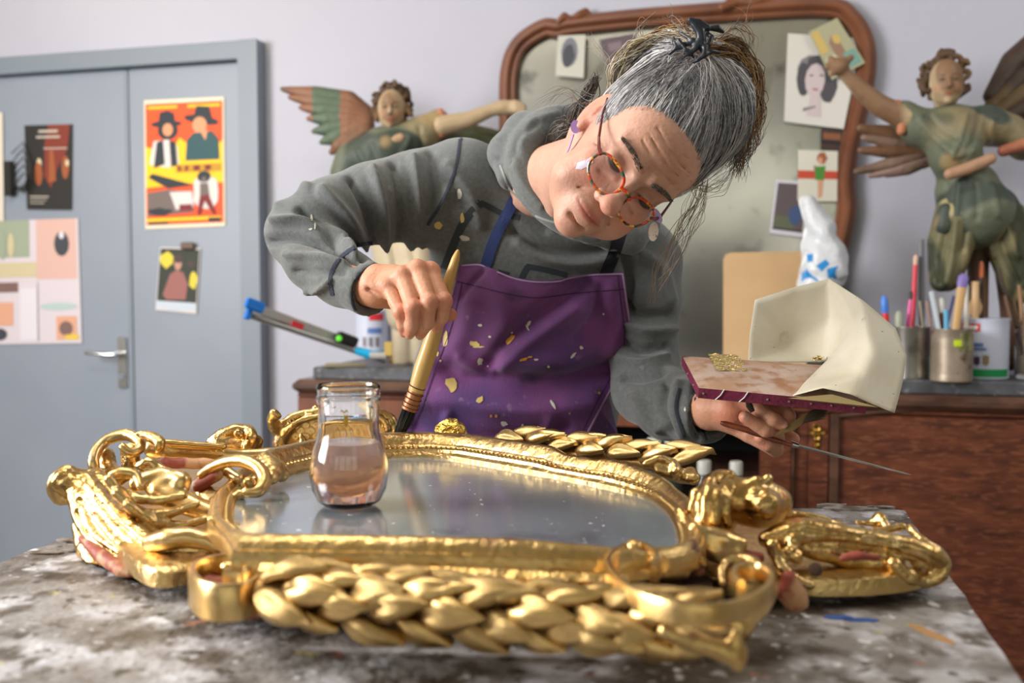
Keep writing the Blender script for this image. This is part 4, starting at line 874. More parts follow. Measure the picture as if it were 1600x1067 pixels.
orn('scroll_pearl', [[(389,754,10,0),(390,755,10,0)]], 1.0, m=m_gold, disp=0)
orn('bole_hollow', [[(308,760,10,0),(322,752,10,0),(340,742,9,0)]], 1.05, m=m_bole)
orn('frame_shoulder', [[(320,770,16,.02),(345,790,20,0),(352,820,16,-.04)],[(414,718,14,.04),(428,735,16,.02),(424,748,10,0)],[(434,728,12,.05),(440,742,12,.03)]], 1.04, m=m_gold2)
# back left rail with volute and flower
orn('rear_volute', [[(150,740,9,0),(146,722,9,.0),(152,702,9,.01),(170,686,9,.02),(197,679,10,.02),(217,688,9,.01),(219,701,8,0),(203,708,8,-.01),(192,698,7,-.01)]], 1.17, m=m_golds, k=.002, disp=0)
orn('volute_core', [[(203,706,14,0),(204,722,14,0),(205,738,12,0)],[(165,712,14,.03),(170,735,16,.02),(185,745,14,0)]], 1.17, m=m_gold)
orn('leaf_tip', [[(216,678,5,0),(236,682,9,0),(250,692,9,-.01),(246,704,6,-.01)]], 1.17, m=m_gold2)
orn('small_rosette', [[(220,728,9,0),(234,722,8,0),(250,732,8,0),(270,742,8,-.01)],[(222,738,8,0),(242,738,9,0),(262,748,8,-.01)],[(236,730,12,.01),(250,742,10,0)]], 1.12, m=m_gold, k=.001)
orn('rear_rail', [[(240,700,16,0),(280,704,17,.0),(330,708,16,.01),(380,712,12,.02),(450,706,9,.03),(500,702,8,.04)],[(245,690,6,-.02),(300,694,5,-.01),(350,698,5,0)]], 1.22, m=m_golds, k=.004, disp=0)
orn('bole_rail', [[(250,722,8,0),(290,724,9,0),(330,724,8,0),(350,728,6,0)]], 1.17, m=m_bole)
orn('flower_cup', [[(330,692,9,0),(345,680,10,0),(368,672,10,0),(388,672,9,0),(393,684,10,-.01),(388,698,10,-.01)],[(345,694,14,0),(375,694,13,0)],[(396,684,7,0),(404,690,8,0),(402,700,7,0)]], 1.26, m=m_gold, k=.003)
orn('flower_pearl', [[(373,677,9,0),(374,678,9,0)]], 1.24, m=m_gold, disp=0)
# rear crest
orn('crest_arch', [[(434,650,6,-.02),(428,645,7,-.02),(426,658,9,-.01),(432,670,10,0),(444,662,8,0),(462,650,7,0),(498,643,7,0),(550,640,7,0),(598,646,7,0),(614,660,8,0),(618,680,8,0)],[(436,692,11,0),(442,680,9,0),(458,664,6,-.01),(492,651,5,-.01),(550,647,5,-.01),(596,654,5,-.01),(606,672,5,-.01)]], 1.36, m=m_gold2, k=.003)
def cplate():
    pts = [P(x, y, 1.37) for x, y in ((436,704),(444,680),(462,662),(498,650),(550,646),(596,653),(612,676),(616,700))]
    return MB().poly(pts, .012, (P(520,670,1.37)-_ca).normalized()*-1).build('crest_panel', m_golds, FR)
cp = cplate(); mb = MB()
for i in range(9):
    for j in range(4):
        x = 462+i*16+(j % 2)*8; y = 664+j*9
        if y < 655+abs(x-530)*.12: continue
        c = P(x, y, 1.368); mb.lathe(c, [(.0052,0),(.0052,.0012),(.0036,.0014),(.0036,.0004),(.0014,.0004),(.001,.0016)], 8, (_ca-c).normalized())
mb.build('diaper_pattern', m_golds, cp, smooth='auto', kind='stuff')
orn('crest_leaf', [[(470,705,5,0),(474,690,6,0),(470,680,4,0)],[(448,706,8,0),(470,700,8,0),(490,698,5,0)]], 1.34, m=m_gold)
orn('crest_knob', [[(492,638,5,0),(496,638,4,0)],[(436,692,10,0),(440,700,10,0)]], 1.36, m=m_gold2)
orn('rose', [[(690,672,12,0),(703,668,15,0),(718,672,12,0)],[(702,678,10,0),(726,682,7,0)]], 1.32, m=mat('fresh_gold_leaf', (.95,.66,.16), .16, 1, bump=.9, bscale=110), k=.003,
    fold=[([(684,668),(695,662),(706,664),(704,672),(694,674)],2,-.003),([(712,656),(716,668),(724,676)],2,.004),([(700,660),(690,664)],1.5,.003)])
# right corner scroll, back
orn('corner_ribbon', [[(1010,724,7,0),(1030,716,6,0),(1052,724,8,0),(1056,736,8,-.01)],[(1030,734,9,0),(1064,744,10,0),(1080,738,9,0)],[(1060,742,10,0),(1085,748,10,-.01)]], 1.10, m=m_gold2)
# ---------------- right end: cherub head, collar, scroll arm
cher = P(1178,786,.90); sD = .90/FPX
def cherub():
    c0 = lambda x, y, dz=0: np.array(P(x, y, .90+dz), np.float32)
    r = lambda p: p*sD
    def f(Q):
        d = ell(Q, c0(1183,787,.0), (r(50),r(44),r(38)))
        d = smin(d, ell(Q, c0(1142,778,.0), (r(32),r(40),r(36))), .008)          # forehead
        d = smin(d, cap(Q, c0(1168,760,-.01), c0(1182,752,-.012), r(10), r(9)), .008)  # brow
        d = smin(d, cap(Q, c0(1188,760,-.012), c0(1200,748,-.012), r(6), r(8)), .004)   # nose
        d = smin(d, ell(Q, c0(1196,789,-.026), (r(24),r(18),r(22))), .01)           # near cheek
        d = smin(d, ell(Q, c0(1208,762,-.008), (r(7),r(12),r(7))), .003); d = smin(d, ell(Q, c0(1217,768,-.006), (r(6),r(12),r(7))), .003)
        d = smin(d, ell(Q, c0(1223,782,-.004), (r(12),r(16),r(14))), .008)
        d = smax(d, -ell(Q, c0(1182,768,-.027), (r(9),r(7),r(6))), .005)             # eye hollow
        d = smin(d, ell(Q, c0(1180,770,-.022), (r(7),r(5),r(4.5))), .002)
        d = smax(d, -cap(Q, c0(1204,772,-.034), c0(1213,765,-.024), r(1.6)), .002)
        d = smax(d, -cap(Q, c0(1155,765,-.035), c0(1163,800,-.035), r(3)), .006)
        return d
    c = np.array(cher); V, Q = sdfmesh(f, c-np.array([.06,.045,.045]), c+np.array([.05,.045,.045]), .0017); V = relax(V, Q, 1)
    return link('cherub_face', npmesh(V, Q), m_gold, FR)
cherub()
orn('cherub_hair', [[(1140,745,12,0),(1118,752,16,0),(1100,775,14,-.02),(1094,815,12,-.03)],[(1135,755,9,-.02),(1122,775,9,-.035),(1116,815,9,-.04)],[(1144,760,7,-.025),(1134,785,8,-.035),(1138,820,8,-.035)],[(1112,752,10,-.02),(1104,780,9,-.035),(1102,820,9,-.035)],[(1112,785,33,.01),(1122,812,29,.01)],[(1095,800,24,.02),(1120,830,22,.01)],[(1088,770,10,0),(1084,800,11,0)]], .90, k=.002, m=m_gold)
orn('collar_leaf', [[(1086,826,12,0),(1098,845,15,0),(1120,862,18,0),(1150,864,14,0)],[(1100,835,14,0),(1130,842,16,0),(1156,848,12,0)]], .85, m=m_golds, k=.006, disp=.001)
orn('bole_collar', [[(1070,850,9,0),(1080,872,9,-.01),(1092,892,9,-.01)],[(1160,868,10,.0),(1185,872,10,0),(1165,880,14,.0)]], .85, m=m_bole)
orn('shell_lobe', [[(1062,800,10,.03),(1075,830,12,.01),(1060,860,12,-.01),(1030,872,10,-.02)],[(1010,868,10,-.03),(1050,858,10,-.01),(1078,846,8,0)]], .87, m=m_gold)
orn('scroll_arm', [[(1198,842,14,0),(1230,836,22,0),(1262,830,22,.0),(1310,836,19,.0),(1360,844,17,.0),(1410,852,16,0),(1445,862,18,0),(1468,876,15,0)],
   [(1206,850,11,-.02),(1214,872,10,-.02),(1232,898,9,-.03),(1268,914,7,-.03)],[(1232,862,10,-.02),(1246,876,8,-.02),(1240,850,12,-.01)],
   [(1250,850,18,0),(1300,866,16,0),(1340,876,14,0),(1400,880,14,0)]], .87, k=.004, m=m_gold,
   fold=[([(1220,850),(1240,830),(1300,832),(1400,850)],3,-.003),([(1235,870),(1262,852),(1320,850),(1400,862)],3,-.003)])
orn('arm_underside', [[(1268,905,11,0),(1320,908,12,0),(1380,905,12,0),(1420,900,14,0)]], .86, m=m_gold2)
orn('arm_end', [[(1395,880,13,-.01),(1412,900,14,-.01),(1436,908,11,0),(1462,902,13,0),(1474,885,12,0),(1470,866,9,0),(1448,850,8,0),(1432,836,7,.01),(1420,824,7,.02)],[(1430,880,8,.0),(1455,884,8,0)],[(1410,862,12,0),(1440,872,10,0)]], .87, k=.002, m=m_gold)
orn('upper_tendril', [[(1215,806,10,.02),(1250,804,7,.02),(1290,812,6,.02),(1325,826,7,.01),(1350,832,6,.01),(1385,828,7,.01),(1412,822,7,.01)],[(1385,822,8,.02),(1376,808,10,.03),(1368,818,9,.03)],[(1340,816,5,.03),(1356,818,5,.03)]], .90, k=.003, m=m_gold)
orn('bole_tip', [[(1232,902,12,0),(1242,925,17,0),(1250,940,14,0)],[(1222,925,12,0),(1235,945,10,0)]], .80, m=m_bole)
orn('bole_streak', [[(1315,872,6,0),(1345,868,8,0),(1372,872,5,0)]], .845, m=m_bole)
MB().lathe(P(1274,890,.845), [(.006,0),(.006,.002),(.003,.003)], 14, (_ca-P(1274,890,.845)).normalized()).build('dark_socket', m_fwood, FR)
band('right_volute', [(1022,882,.0),(1026,862,.02),(1004,847,.03),(975,850,.02),(952,868,0),(958,890,-.03),(985,914,-.05),(1025,932,-.065),(1080,943,-.075),(1135,940,-.07),(1180,926,-.055),(1205,904,-.03),(1200,886,-.01),(1180,878,0),(1155,880,0),(1146,894,-.015),(1158,906,-.025)], .971, .0060, .014, m=m_golds)
orn('volute_outer_wall', [[(1150,972,22,0),(1185,950,18,.02),(1204,922,14,.04)],[(1060,975,14,-.0),(1110,982,18,-.0),(1150,985,20,-.0)]], .73, m=m_golds, k=.01)
orn('volute_post', [[(990,858,17,0),(992,880,17,0),(994,895,15,0)],[(1020,872,6,-.02),(1024,884,9,-.02),(1022,894,5,-.02)]], .78, m=m_gold, k=.003)
orn('volute_link', [[(1022,868,13,0),(1050,870,16,.0),(1082,872,14,0),(1096,880,9,.0)],[(1018,892,14,0),(1050,894,15,0),(1070,894,10,0)]], .80, m=m_gold)
orn('inner_curl', [[(1128,912,7,-.01),(1126,895,8,0),(1138,878,9,.01),(1162,872,9,.01),(1184,882,8,.0),(1188,898,7,-.01),(1170,908,6,-.01)],[(1178,884,9,0),(1180,905,9,0)]], .79, m=m_gold2, k=.003)
orn('bole_curl', [[(1148,900,9,0),(1158,915,9,0)]], .77, m=m_bole)
orn('garland_tail', [[(1040,985,14,0),(1090,1005,17,0),(1140,1020,18,0),(1152,1035,14,0)],[(1150,990,10,0),(1158,1020,9,0)]], .645, m=m_gold2)
orn('under_rail', [[(430,950,13,.0),(560,960,13,-.0),(700,966,14,-.02),(850,985,15,-.04),(1000,1010,15,-.06)]], .715, m=m_gold2)
# ================================================================== jar of pink size on the mirror
jb = G(546,788,GZ+.0005); D = pxof([jb])[0,2]; s = D/FPX
JR = thing('glass_jar', jb, 'open glass jar half full of pink liquid standing on the old mirror glass', 'jar')
out = [(30,0),(40,1),(49,8),(57,24),(61,48),(60,68),(56,86),(51,100),(48,112),(47,128),(47,158),(50,163),(50,167),(47.5,170),(48,178),(49.5,183),(49,187),(47,189)]
inn = [(45.5,187),(44.5,178),(44,160),(44,126),(45,112),(48,101),(53,86),(57,68),(58,48),(54,26),(46,11),(30,7),(2,6)]
mb = MB(); mb.lathe(jb, [(.5*s,0)]+[(r*s, z*s) for r, z in out+inn], 56); mb.build('glass_body', mat('jar_glass', (1,.985,.97), .015, trans=1, ior=1.47), JR, smooth='auto')
liq = [(1,7.0),(29,8),(45,12),(53,27),(57,48),(56.2,67),(52.2,86),(48.5,97),(47.8,99),(1,99)]
mb = MB(); mb.lathe(jb, [(max(r-.4,.3)*s, z*s) for r, z in liq], 56); mb.build('pink_liquid', mat('pink_size', (.97,.71,.62), .08, trans=.88, ior=1.33, noise=[(40,.55,.2,(.88,.52,.42),4)]), JR, smooth='auto')
mb = MB(); th = [k*2*math.pi*2/60 for k in range(46)]
mb.tube([jb+Vector((math.cos(t)*48.6*s, math.sin(t)*48.6*s, (166+t*1.0)*s)) for t in th], .0009, 6); mb.build('screw_thread', MATS['jar_glass'], JR, smooth='auto')
m_sm = mat('ochre_smear', sc(190,150,50), .5)
to = math.atan2(-jb.y, -jb.x)
def smear(a0, a1, z0, z1):
    V = []; 
    for i in range(6):
        a = to+a0+(a1-a0)*i/5
        for z in (z0, z1): V.append(jb+Vector((math.cos(a)*47.3*s, math.sin(a)*47.3*s, (z+2*math.sin(i*2))*s)))
    link('ochre_smear', mesh(V, [(2*i,2*i+1,2*i+3,2*i+2) for i in range(5)]), m_sm, JR)
smear(-.25,-.02,150,153); smear(-.15,-.02,128,146); smear(.72,.8,120,158); smear(.6,.76,165,169)
# ================================================================== the woman
HS = .9512; HC = np.array([.1496, 1.25, 1.3368])
def _r(ax, t): return np.array(Matrix.Rotation(t, 3, ax))
HM = _r('Y', math.radians(56.85))@_r('X', math.radians(23.18))@_r('Z', math.radians(21.74))@np.diag([-1,-1,1.])
def HL(p): return HC + HM@(np.array(p, float)*HS)           # head-local -> world (x: her right, y: forward, z: up)
def toH(Q): return ((Q-HC.astype(np.float32))@HM.astype(np.float32))/HS
PERS = thing('person', (.0, 1.62, .0), 'woman bending over the gilded frame, grey hoodie, purple apron, grey hair in a clip', 'person')
# ---- head
def head(q):
    d = ell(q, (0,-.018,.035), (.072,.092,.086))
    d = smin(d, ell(q, (0,.022,-.022), (.060,.064,.078)), .03)
    d = smin(d, ell(q, (0,.040,.038), (.060,.050,.050)), .03)          # forehead
    d = smin(d, ell(q, (0,.040,-.082), (.049,.045,.034)), .03)         # jaw
    d = smin(d, ell(q, (0,.082,-.100), (.019,.015,.015)), .022)        # chin
    d = smin(d, ell(q, (0,.078,-.068), (.028,.022,.022)), .02)         # muzzle
    for s in (-1, 1):
        d = smin(d, ell(q, (s*.040,.060,-.030), (.023,.024,.024)), .018)     # cheekbones
        d = smin(d, ell(q, (s*.046,.052,-.062), (.020,.025,.024)), .018)     # lower cheeks / jowls
        d = smin(d, cap(q, (s*.014,.090,.022), (s*.046,.072,.021), .0085, .007), .012)  # brow
        d = smax(d, -ell(q, (s*.031,.096,.001), (.017,.013,.0125)), .011)    # socket
        d = smin(d, ell(q, (s*.0315,.0725,.0), (.0135,.0135,.0125)), .004)    # closed-down lid
        d = smin(d, cap(q, (s*.017,.0835,-.0125), (s*.042,.0755,-.013), .0035, .003), .006) # bag under the eye
        d = smax(d, -cap(q, (s*.019,.0895,-.019), (s*.036,.083,-.024), .0012), .004)
    d = smin(d, cap(q, (0,.088,.012), (0,.108,-.026), .0075, .0092), .010)    # nose
    d = smin(d, ell(q, (0,.1120,-.033), (.0140,.0125,.0118)), .008)
    for s in (-1, 1):
        d = smin(d, ell(q, (s*.0140,.100,-.037), (.0080,.0105,.0085)), .005)
        d = smax(d, -ell(q, (s*.0060,.1075,-.0435), (.0036,.0050,.0030)), .003)   # nostril
        d = smax(d, -cap(q, (s*.019,.093,-.038), (s*.0335,.0785,-.062), .0006, .0004), .005)  # smile fold
        d = smax(d, -cap(q, (s*.0315,.077,-.074), (s*.033,.070,-.086), .0003), .003)
    # lips: smiling, slightly pressed
    lip = lambda x: -.0665+3.6*x*x
    prev = None
    for a, b in zip(np.linspace(-.023, .023, 9)[:-1], np.linspace(-.023, .023, 9)[1:]):
        ya = .0985-18*a*a; yb = .0985-18*b*b; t = 1-abs(a+b)/2/.026
        e = cap(q, (a,ya,lip(a)+.0035*t), (b,yb,lip(b)+.0035*t), .0020+.0020*t); e2 = cap(q, (a,ya-.001,lip(a)-.0040*t), (b,yb-.001,lip(b)-.0040*t), .0020+.0024*t)
        prev = smin(e, e2, .001) if prev is None else np.minimum(prev, smin(e, e2, .001))
    d = smin(d, prev, .005)
    for a, b in zip(np.linspace(-.025, .025, 9)[:-1], np.linspace(-.025, .025, 9)[1:]):
        d = smax(d, -cap(q, (a,.1045-20*a*a,lip(a)), (b,.1045-20*b*b,lip(b)), .0009), .0022)
    d = smax(d, -cap(q, (-.012,.093,-.085), (.012,.093,-.085), .002), .008)
    for s in (-1, 1):   # lid slit
        d = smax(d, -cap(q, (s*.0205,.0848,-.0035), (s*.0315,.0872,-.0062), .0012), .001)
        d = smax(d, -cap(q, (s*.0315,.0872,-.0062), (s*.0430,.0808,-.0030), .0012), .001)
        d = smax(d, -cap(q, (s*.021,.0870,.008), (s*.042,.081,.009), .0005), .003)
    # forehead and brow lines, crow's feet
    for z in (.040, .050, .061):
        for a, b in ((-.035,-.012),(-.012,.012),(.012,.035)):
            d = smax(d, -cap(q, (a,.0965-12*a*a-(z-.04)*.35,z+.0015*math.sin(a*200)), (b,.0965-12*b*b-(z-.04)*.35,z+.0015*math.sin(b*200)), .0007), .0035)
    for s in (-1, 1):
        for k in range(4): d = smax(d, -cap(q, (s*.047,.0740,.001-.003*k), (s*.060,.058,.008-.007*k), .0006), .003)
        d = smax(d, -cap(q, (s*.004,.097,.020), (s*.006,.097,.034), .0003), .003)
    # ears
    for s in (-1, 1):
        c = (s*.0735,-.012,-.004)
        Rm = np.array([[math.cos(.35*s), -math.sin(.35*s), 0],[math.sin(.35*s), math.cos(.35*s), 0],[0,0,1]])
        e = ell(q, c, (.0055,.018,.031), Rm); e = smin(e, ell(q, (s*.073,-.004,-.030), (.005,.008,.010), Rm), .006)
        e = smax(e, -ell(q, (s*.0805,-.010,.000), (.0050,.010,.019), Rm), .004); e = smin(e, ell(q, (s*.0755,-.004,-.004), (.003,.004,.010)), .003)
        d = smin(d, e, .006)
    return d*HS
NB = P(842, 288, 1.47); NBn = np.array(NB)
n0, n1 = HL((0,-.028,-.055)), HL((0,.0,-.075))
def headneck(Q):
    d = head(toH(Q)); d = smin(d, cap(Q, n0, NBn, .050, .052), .03)
    d = smin(d, cap(Q, HL((.055,-.028,-.045)), P(868,330,1.37), .010, .012), .022)       # neck tendon
    return d
m_skin = mat('skin', rough=.46, attr='Col', bump=.13, bscale=230, sss=.12, spec=.45)
def skin_cols(V, base=(198,153,134)):
    C = np.tile(np.array(sc(*base)), (len(V), 1)); n = vnoise(V, 110, 3)[:, None]; n2 = vnoise(V, 420, 6)[:, None]
    C = C*(1+.05*n+.035*n2); return C
def dabs(C, q, lst):
    for (c, r, col, k) in lst:
        w_ = np.clip(1.5-np.linalg.norm((q-np.array(c))/np.array(r), axis=1)*1.0, 0, 1)[:, None]*k; C = C*(1-w_)+np.array(sc(*col))*w_
    return C
lo = HC-np.array([.15,.14,.15]); hi = HC+np.array([.13,.19,.13])
Vh, Qh = sdfmesh(headneck, lo, hi, .00165); Vh = relax(Vh, Qh, 1, .4)
q = toH(Vh.astype(np.float32)).astype(float)
L_ = []
for s in (-1, 1):
    L_ += [((s*.040,.07,-.036),(.022,.03,.020),(214,128,108),.45), ((s*.031,.085,.004),(.017,.02,.010),(184,132,114),.3), ((s*.031,.087,-.0045),(.0130,.01,.0026),(52,30,26),.95), ((s*.031,.085,-.014),(.016,.02,.006),(204,140,124),.3),
           ((s*.0735,-.01,0),(.016,.022,.034),(206,120,100),.6), ((s*.030,.088,.0225),(.018,.016,.0045),(110,78,60),.55)]
L_ += [((0,.112,-.034),(.014,.014,.012),(212,122,100),.6),((0,.05,-.09),(.05,.04,.03),(196,136,112),.3), ((0,.10,-.0665),(.021,.014,.0065),(172,84,74),.8), ((0,.105,-.0665),(.022,.014,.0012),(110,48,40),.8), ((.024,.094,.058),(.0026,.006,.0026),(190,80,60),.9), ((0,.09,-.1),(.02,.02,.012),(208,140,118),.3), ((0,.09,.05),(.05,.03,.03),(206,146,112),.35)]
Ch = dabs(skin_cols(Vh), q, L_)
fre = np.clip(vnoise(q, 900, 9)-.62, 0, 1)[:, None]*np.clip(1.4-np.linalg.norm((q-np.array([-.02,.08,.05]))/np.array([.05,.05,.035]), axis=1), 0, 1)[:, None]
Ch = Ch*(1-.35*fre)
BV, BQ, BC = [Vh], [Qh], [Ch]
# ---- hands (each digit its own chain of joints, rooted in the palm)
def hchain(pts, D0): return [(*P(x, y, D0+dz), r) for (x, y, dz, r) in pts]
def addpart(f, lo, hi, h, colf, rl=1):
    V, Q = sdfmesh(f, lo, hi, h); V = relax(V, Q, rl, .4); off = sum(len(v) for v in BV); BV.append(V); BQ.append(Q+off); BC.append(colf(V))
DH = 1.285
rf = dict(
 index=[(612,446,.02,.013),(672,424,.004,.0118),(694,470,-.022,.0098),(690,496,-.012,.0088),(682,510,.006,.0074)],
 middle=[(604,448,.015,.013),(652,421,-.004,.0120),(671,472,-.034,.0100),(667,505,-.022,.0090),(657,521,-.004,.0076)],
 ring=[(598,452,.010,.013),(629,431,-.006,.0118),(645,481,-.036,.0097),(644,508,-.026,.0088),(640,520,-.012,.0076)],
 little=[(592,456,.008,.012),(606,447,.0,.0110),(625,487,-.022,.0086),(630,508,-.016,.0078),(631,519,-.006,.0068)],
 thumb=[(600,462,.035,.014),(640,478,.05,.0125),(678,484,.046,.0110),(704,492,.034,.0090)])
RW = [P(560,446,DH+.05), P(590,447,DH+.025), P(620,446,DH+.012)]
rch = {k: hchain(v, DH) for k, v in rf.items()}
def rhand(Q):
    d = cap(Q, P(545,442,1.35), RW[0], .027, .027); d = smin(d, cap(Q, RW[0], RW[1], .026, .026), .01); d = smin(d, cap(Q, RW[1], P(632,450,DH+.02), .026, .022), .014)
    d = smin(d, cap(Q, P(620,440,DH+.018), P(655,440,DH+.020), .020, .019), .014)
    fing = None
    for k, c in rch.items():
        e = chain(Q, c, .003); fing = e if fing is None else smin(fing, e, .0022)
    d = smin(d, fing, .009)
    for k in ('index','middle','ring','little'):
        c = rch[k]; d = smin(d, cap(Q, c[1][:3], c[1][:3], .0118 if k != 'little' else .0105), .006)      # knuckles
        v = np.array(c[2][:3]); d = smin(d, cap(Q, v, v, c[2][3]*1.05), .004)
        d = smin(d, cap(Q, P(590,446,DH+.006), c[1][:3], .003, .0045), .012)      # tendons
    d = smax(d, -cap(Q, P(576,452,DH+.0), P(604,470,DH-.01), .002), .006)
    return d
rc = lambda V, tips: dabs(skin_cols(V, (206,150,122)), V, [(t, (.012,)*3, (206,124,104), .5) for t in tips])
A = np.array([p for c in rch.values() for p in c])[:, :3]
addpart(rhand, np.minimum(A.min(0), np.array(P(545,442,1.35)))-.035, np.maximum(A.max(0), np.array(P(545,442,1.35)))+.035, .0014,
        lambda V: rc(V, [c[j][:3] for c in rch.values() for j in (1, 2, -1)]))
DL = 1.30
lf = dict(
 index=[(1135,628,.02,.013),(1158,618,.01,.0125),(1188,640,-.02,.0108),(1208,656,-.030,.0100),(1221,664,-.030,.0088)],
 middle=[(1150,626,.03,.013),(1200,622,.01,.0118),(1224,636,-.012,.0102),(1231,650,-.020,.0096),(1232,660,-.018,.0086)],
 ring=[(1130,650,.03,.013),(1172,664,.01,.0105),(1213,684,-.012,.0102),(1196,672,-.030,.0095),(1164,652,-.034,.0082)],
 little=[(1128,656,.03,.012),(1170,680,.012,.0098),(1212,702,-.004,.0100),(1200,694,-.020,.0092),(1188,684,-.024,.0080)],
 thumb=[(1120,642,.035,.015),(1170,660,.04,.013),(1218,676,.030,.0108),(1239,686,.014,.0090)])
lch = {k: hchain(v, DL) for k, v in lf.items()}
def lhand(Q):
    d = cap(Q, P(1080,638,1.40), P(1110,640,1.345), .025, .025); d = smin(d, cap(Q, P(1110,640,1.345), P(1142,640,1.325), .026, .027), .012)
    d = smin(d, ell(Q, P(1150,645,1.325), (.024,.022,.020)), .015)
    fing = None
    for k, c in lch.items():
        e = chain(Q, c, .003); fing = e if fing is None else smin(fing, e, .0016)
    return smin(d, fing, .007)
A = np.array([p for c in lch.values() for p in c])[:, :3]; B = np.array(P(1080,638,1.40))
addpart(lhand, np.minimum(A.min(0), B)-.035, np.maximum(A.max(0), B)+.035, .0014, lambda V: dabs(rc(V, [c[-1][:3] for c in lch.values()]), V, [(P(1140,645,1.30),(.02,.03,.02),(196,112,84),.6)]))
# ---- trunk and arms under the clothes (coarser part of the same body mesh)
def pcw(l): return [(*P(x, y, D), r*D/FPX) for (x, y, D, r) in l]
armR = pcw([(715,300,1.54,44),(640,310,1.54,26),(570,322,1.52,22),(510,345,1.49,20),(486,368,1.455,20),(524,420,1.385,20),(556,442,1.35,27)])
armL = pcw([(1000,430,1.57,36),(1006,520,1.56,30),(1012,600,1.53,28),(1050,628,1.46,28),(1095,640,1.375,27)])
def trunk(Q):
    d = ell(Q, P(850,430,1.60), (.16,.10,.15)); d = smin(d, ell(Q, P(815,620,1.68), (.145,.10,.17)), .06); d = smin(d, ell(Q, P(800,900,1.70), (.165,.115,.20)), .06)
    d = smin(d, cap(Q, P(740,315,1.56), P(985,420,1.58), .045, .045), .04); d = smin(d, cap(Q, NB, P(860,340,1.56), .045, .045), .03)
    for s in (-1, 1): d = smin(d, cap(Q, (s*.085+.0,1.70,.80), (s*.10,1.68,.09), .085, .05), .03); d = smin(d, cap(Q, (s*.10,1.70,.04), (s*.11,1.55,.04), .04, .035), .02)
    d = smin(d, chain(Q, armR, .02), .03); d = smin(d, chain(Q, armL, .02), .03); return d
addpart(trunk, np.array([-.36,1.28,.0]), np.array([.42,1.86,1.42]), .010, lambda V: skin_cols(V), 0)
me = npmesh(np.concatenate(BV), np.concatenate(BQ)); setcol(me, np.concatenate(BC)); body = link('body', me, m_skin, PERS)
# fingernails
m_nail = mat('fingernail', sc(214,160,144), .3, bump=.05)
def nail(p, d, n, w_, l_):
    p = Vector(p); d = Vector(d).normalized(); n = Vector(n); n = (n-d*n.dot(d)).normalized(); y = n.cross(d); V = []
    for i in range(7):
        for j in range(7):
            u = i/6*2-1; v = j/6*2-1; e = math.sqrt(max(0, 1-(abs(u)**3))); V.append(p+d*u*l_/2+y*v*e*w_/2+n*(.0006-(v*e)**2*w_*.16-.0004*(abs(u) > .9)))
    return link('fingernail', mesh(V, [(i*7+j,(i+1)*7+j,(i+1)*7+j+1,i*7+j+1) for i in range(6) for j in range(6)]), m_nail, PERS, smooth=True)
def tipnail(c, w_, l_, n=None):
    a, b = Vector(c[-2][:3]), Vector(c[-1][:3]); d = (b-a).normalized(); n = n or (_ca-b); n = (Vector(n)-d*Vector(n).dot(d)).normalized()
    nail(b+n*c[-1][3]*.93, d, n, w_, l_)
for k in ('index','middle','ring'): tipnail(rch[k], .010, .010, Vector((0,-.7,-.75)))
tipnail(lch['index'], .011, .011, Vector((.1,-1,.35))); tipnail(lch['ring'], .010, .011, Vector((-.1,-1,.35))); tipnail(lch['little'], .009, .010, Vector((-.1,-1,.5)))
# ---- grey hooded sweater
m_knit = mat('grey_sweatshirt', sc(92,97,103), .92, noise=[(5,.5,.22,sc(80,81,80),4),(160,.5,.3,sc(106,110,110),2),(18,.72,.03,sc(130,132,130),5)], bump=.16, bscale=420, sheen=.25)
slR = pcw([(712,296,1.535,76),(650,308,1.525,68),(585,318,1.50,60),(520,336,1.47,55),(472,366,1.44,53),(494,404,1.405,47),(535,432,1.36,43),(580,454,1.315,42)])
slL = pcw([(1002,414,1.555,56),(1008,470,1.55,52),(1005,550,1.54,50),(1012,608,1.51,52),(1045,632,1.45,52),(1085,642,1.39,48),(1112,650,1.345,44)])
def sweater(Q):
    d = ell(Q, P(850,425,1.60), (.185,.125,.17)); d = smin(d, ell(Q, P(805,620,1.69), (.178,.125,.20)), .07); d = smin(d, ell(Q, P(790,800,1.71), (.185,.13,.16)), .06)
    d = smin(d, cap(Q, P(735,300,1.535), P(1000,410,1.56), .066, .062), .06)
    a = chain(Q, slR, .02); b = chain(Q, slL, .02); d = smin(d, a, .035); d = smin(d, b, .012)
    for (u, v, r) in ((P(570,449,1.325), P(612,468,1.27), .0245), (P(1095,644,1.37), P(1140,660,1.30), .0255)):
        d = smax(d, -cap(Q, u, v, r, r*1.12), .004)
    d = smax(d, -cap(Q, P(580,454,1.315), P(660,492,1.20), .0, .0)+(-1)*0-1, 0) if 0 else d
    # cut the sleeve ends square
    for (u, v) in ((P(588,452,1.315), P(546,436,1.36)), (P(1112,650,1.345), P(1075,638,1.40))):
        u = np.array(u); n = u-np.array(v); n /= np.linalg.norm(n); pl = (Q-u.astype(np.float32))@n.astype(np.float32); near = vlen(Q-u.astype(np.float32)) < .12
        d = np.where(near, smax(d, pl, .004), d)
    # neck opening
    d = smax(d, -cap(Q, P(872,278,1.42), P(915,235,1.20), .034, .07), .01)
    d = smax(d, -cap(Q, P(850,300,1.42), P(846,215,1.50), .05, .05), .01)
    return d
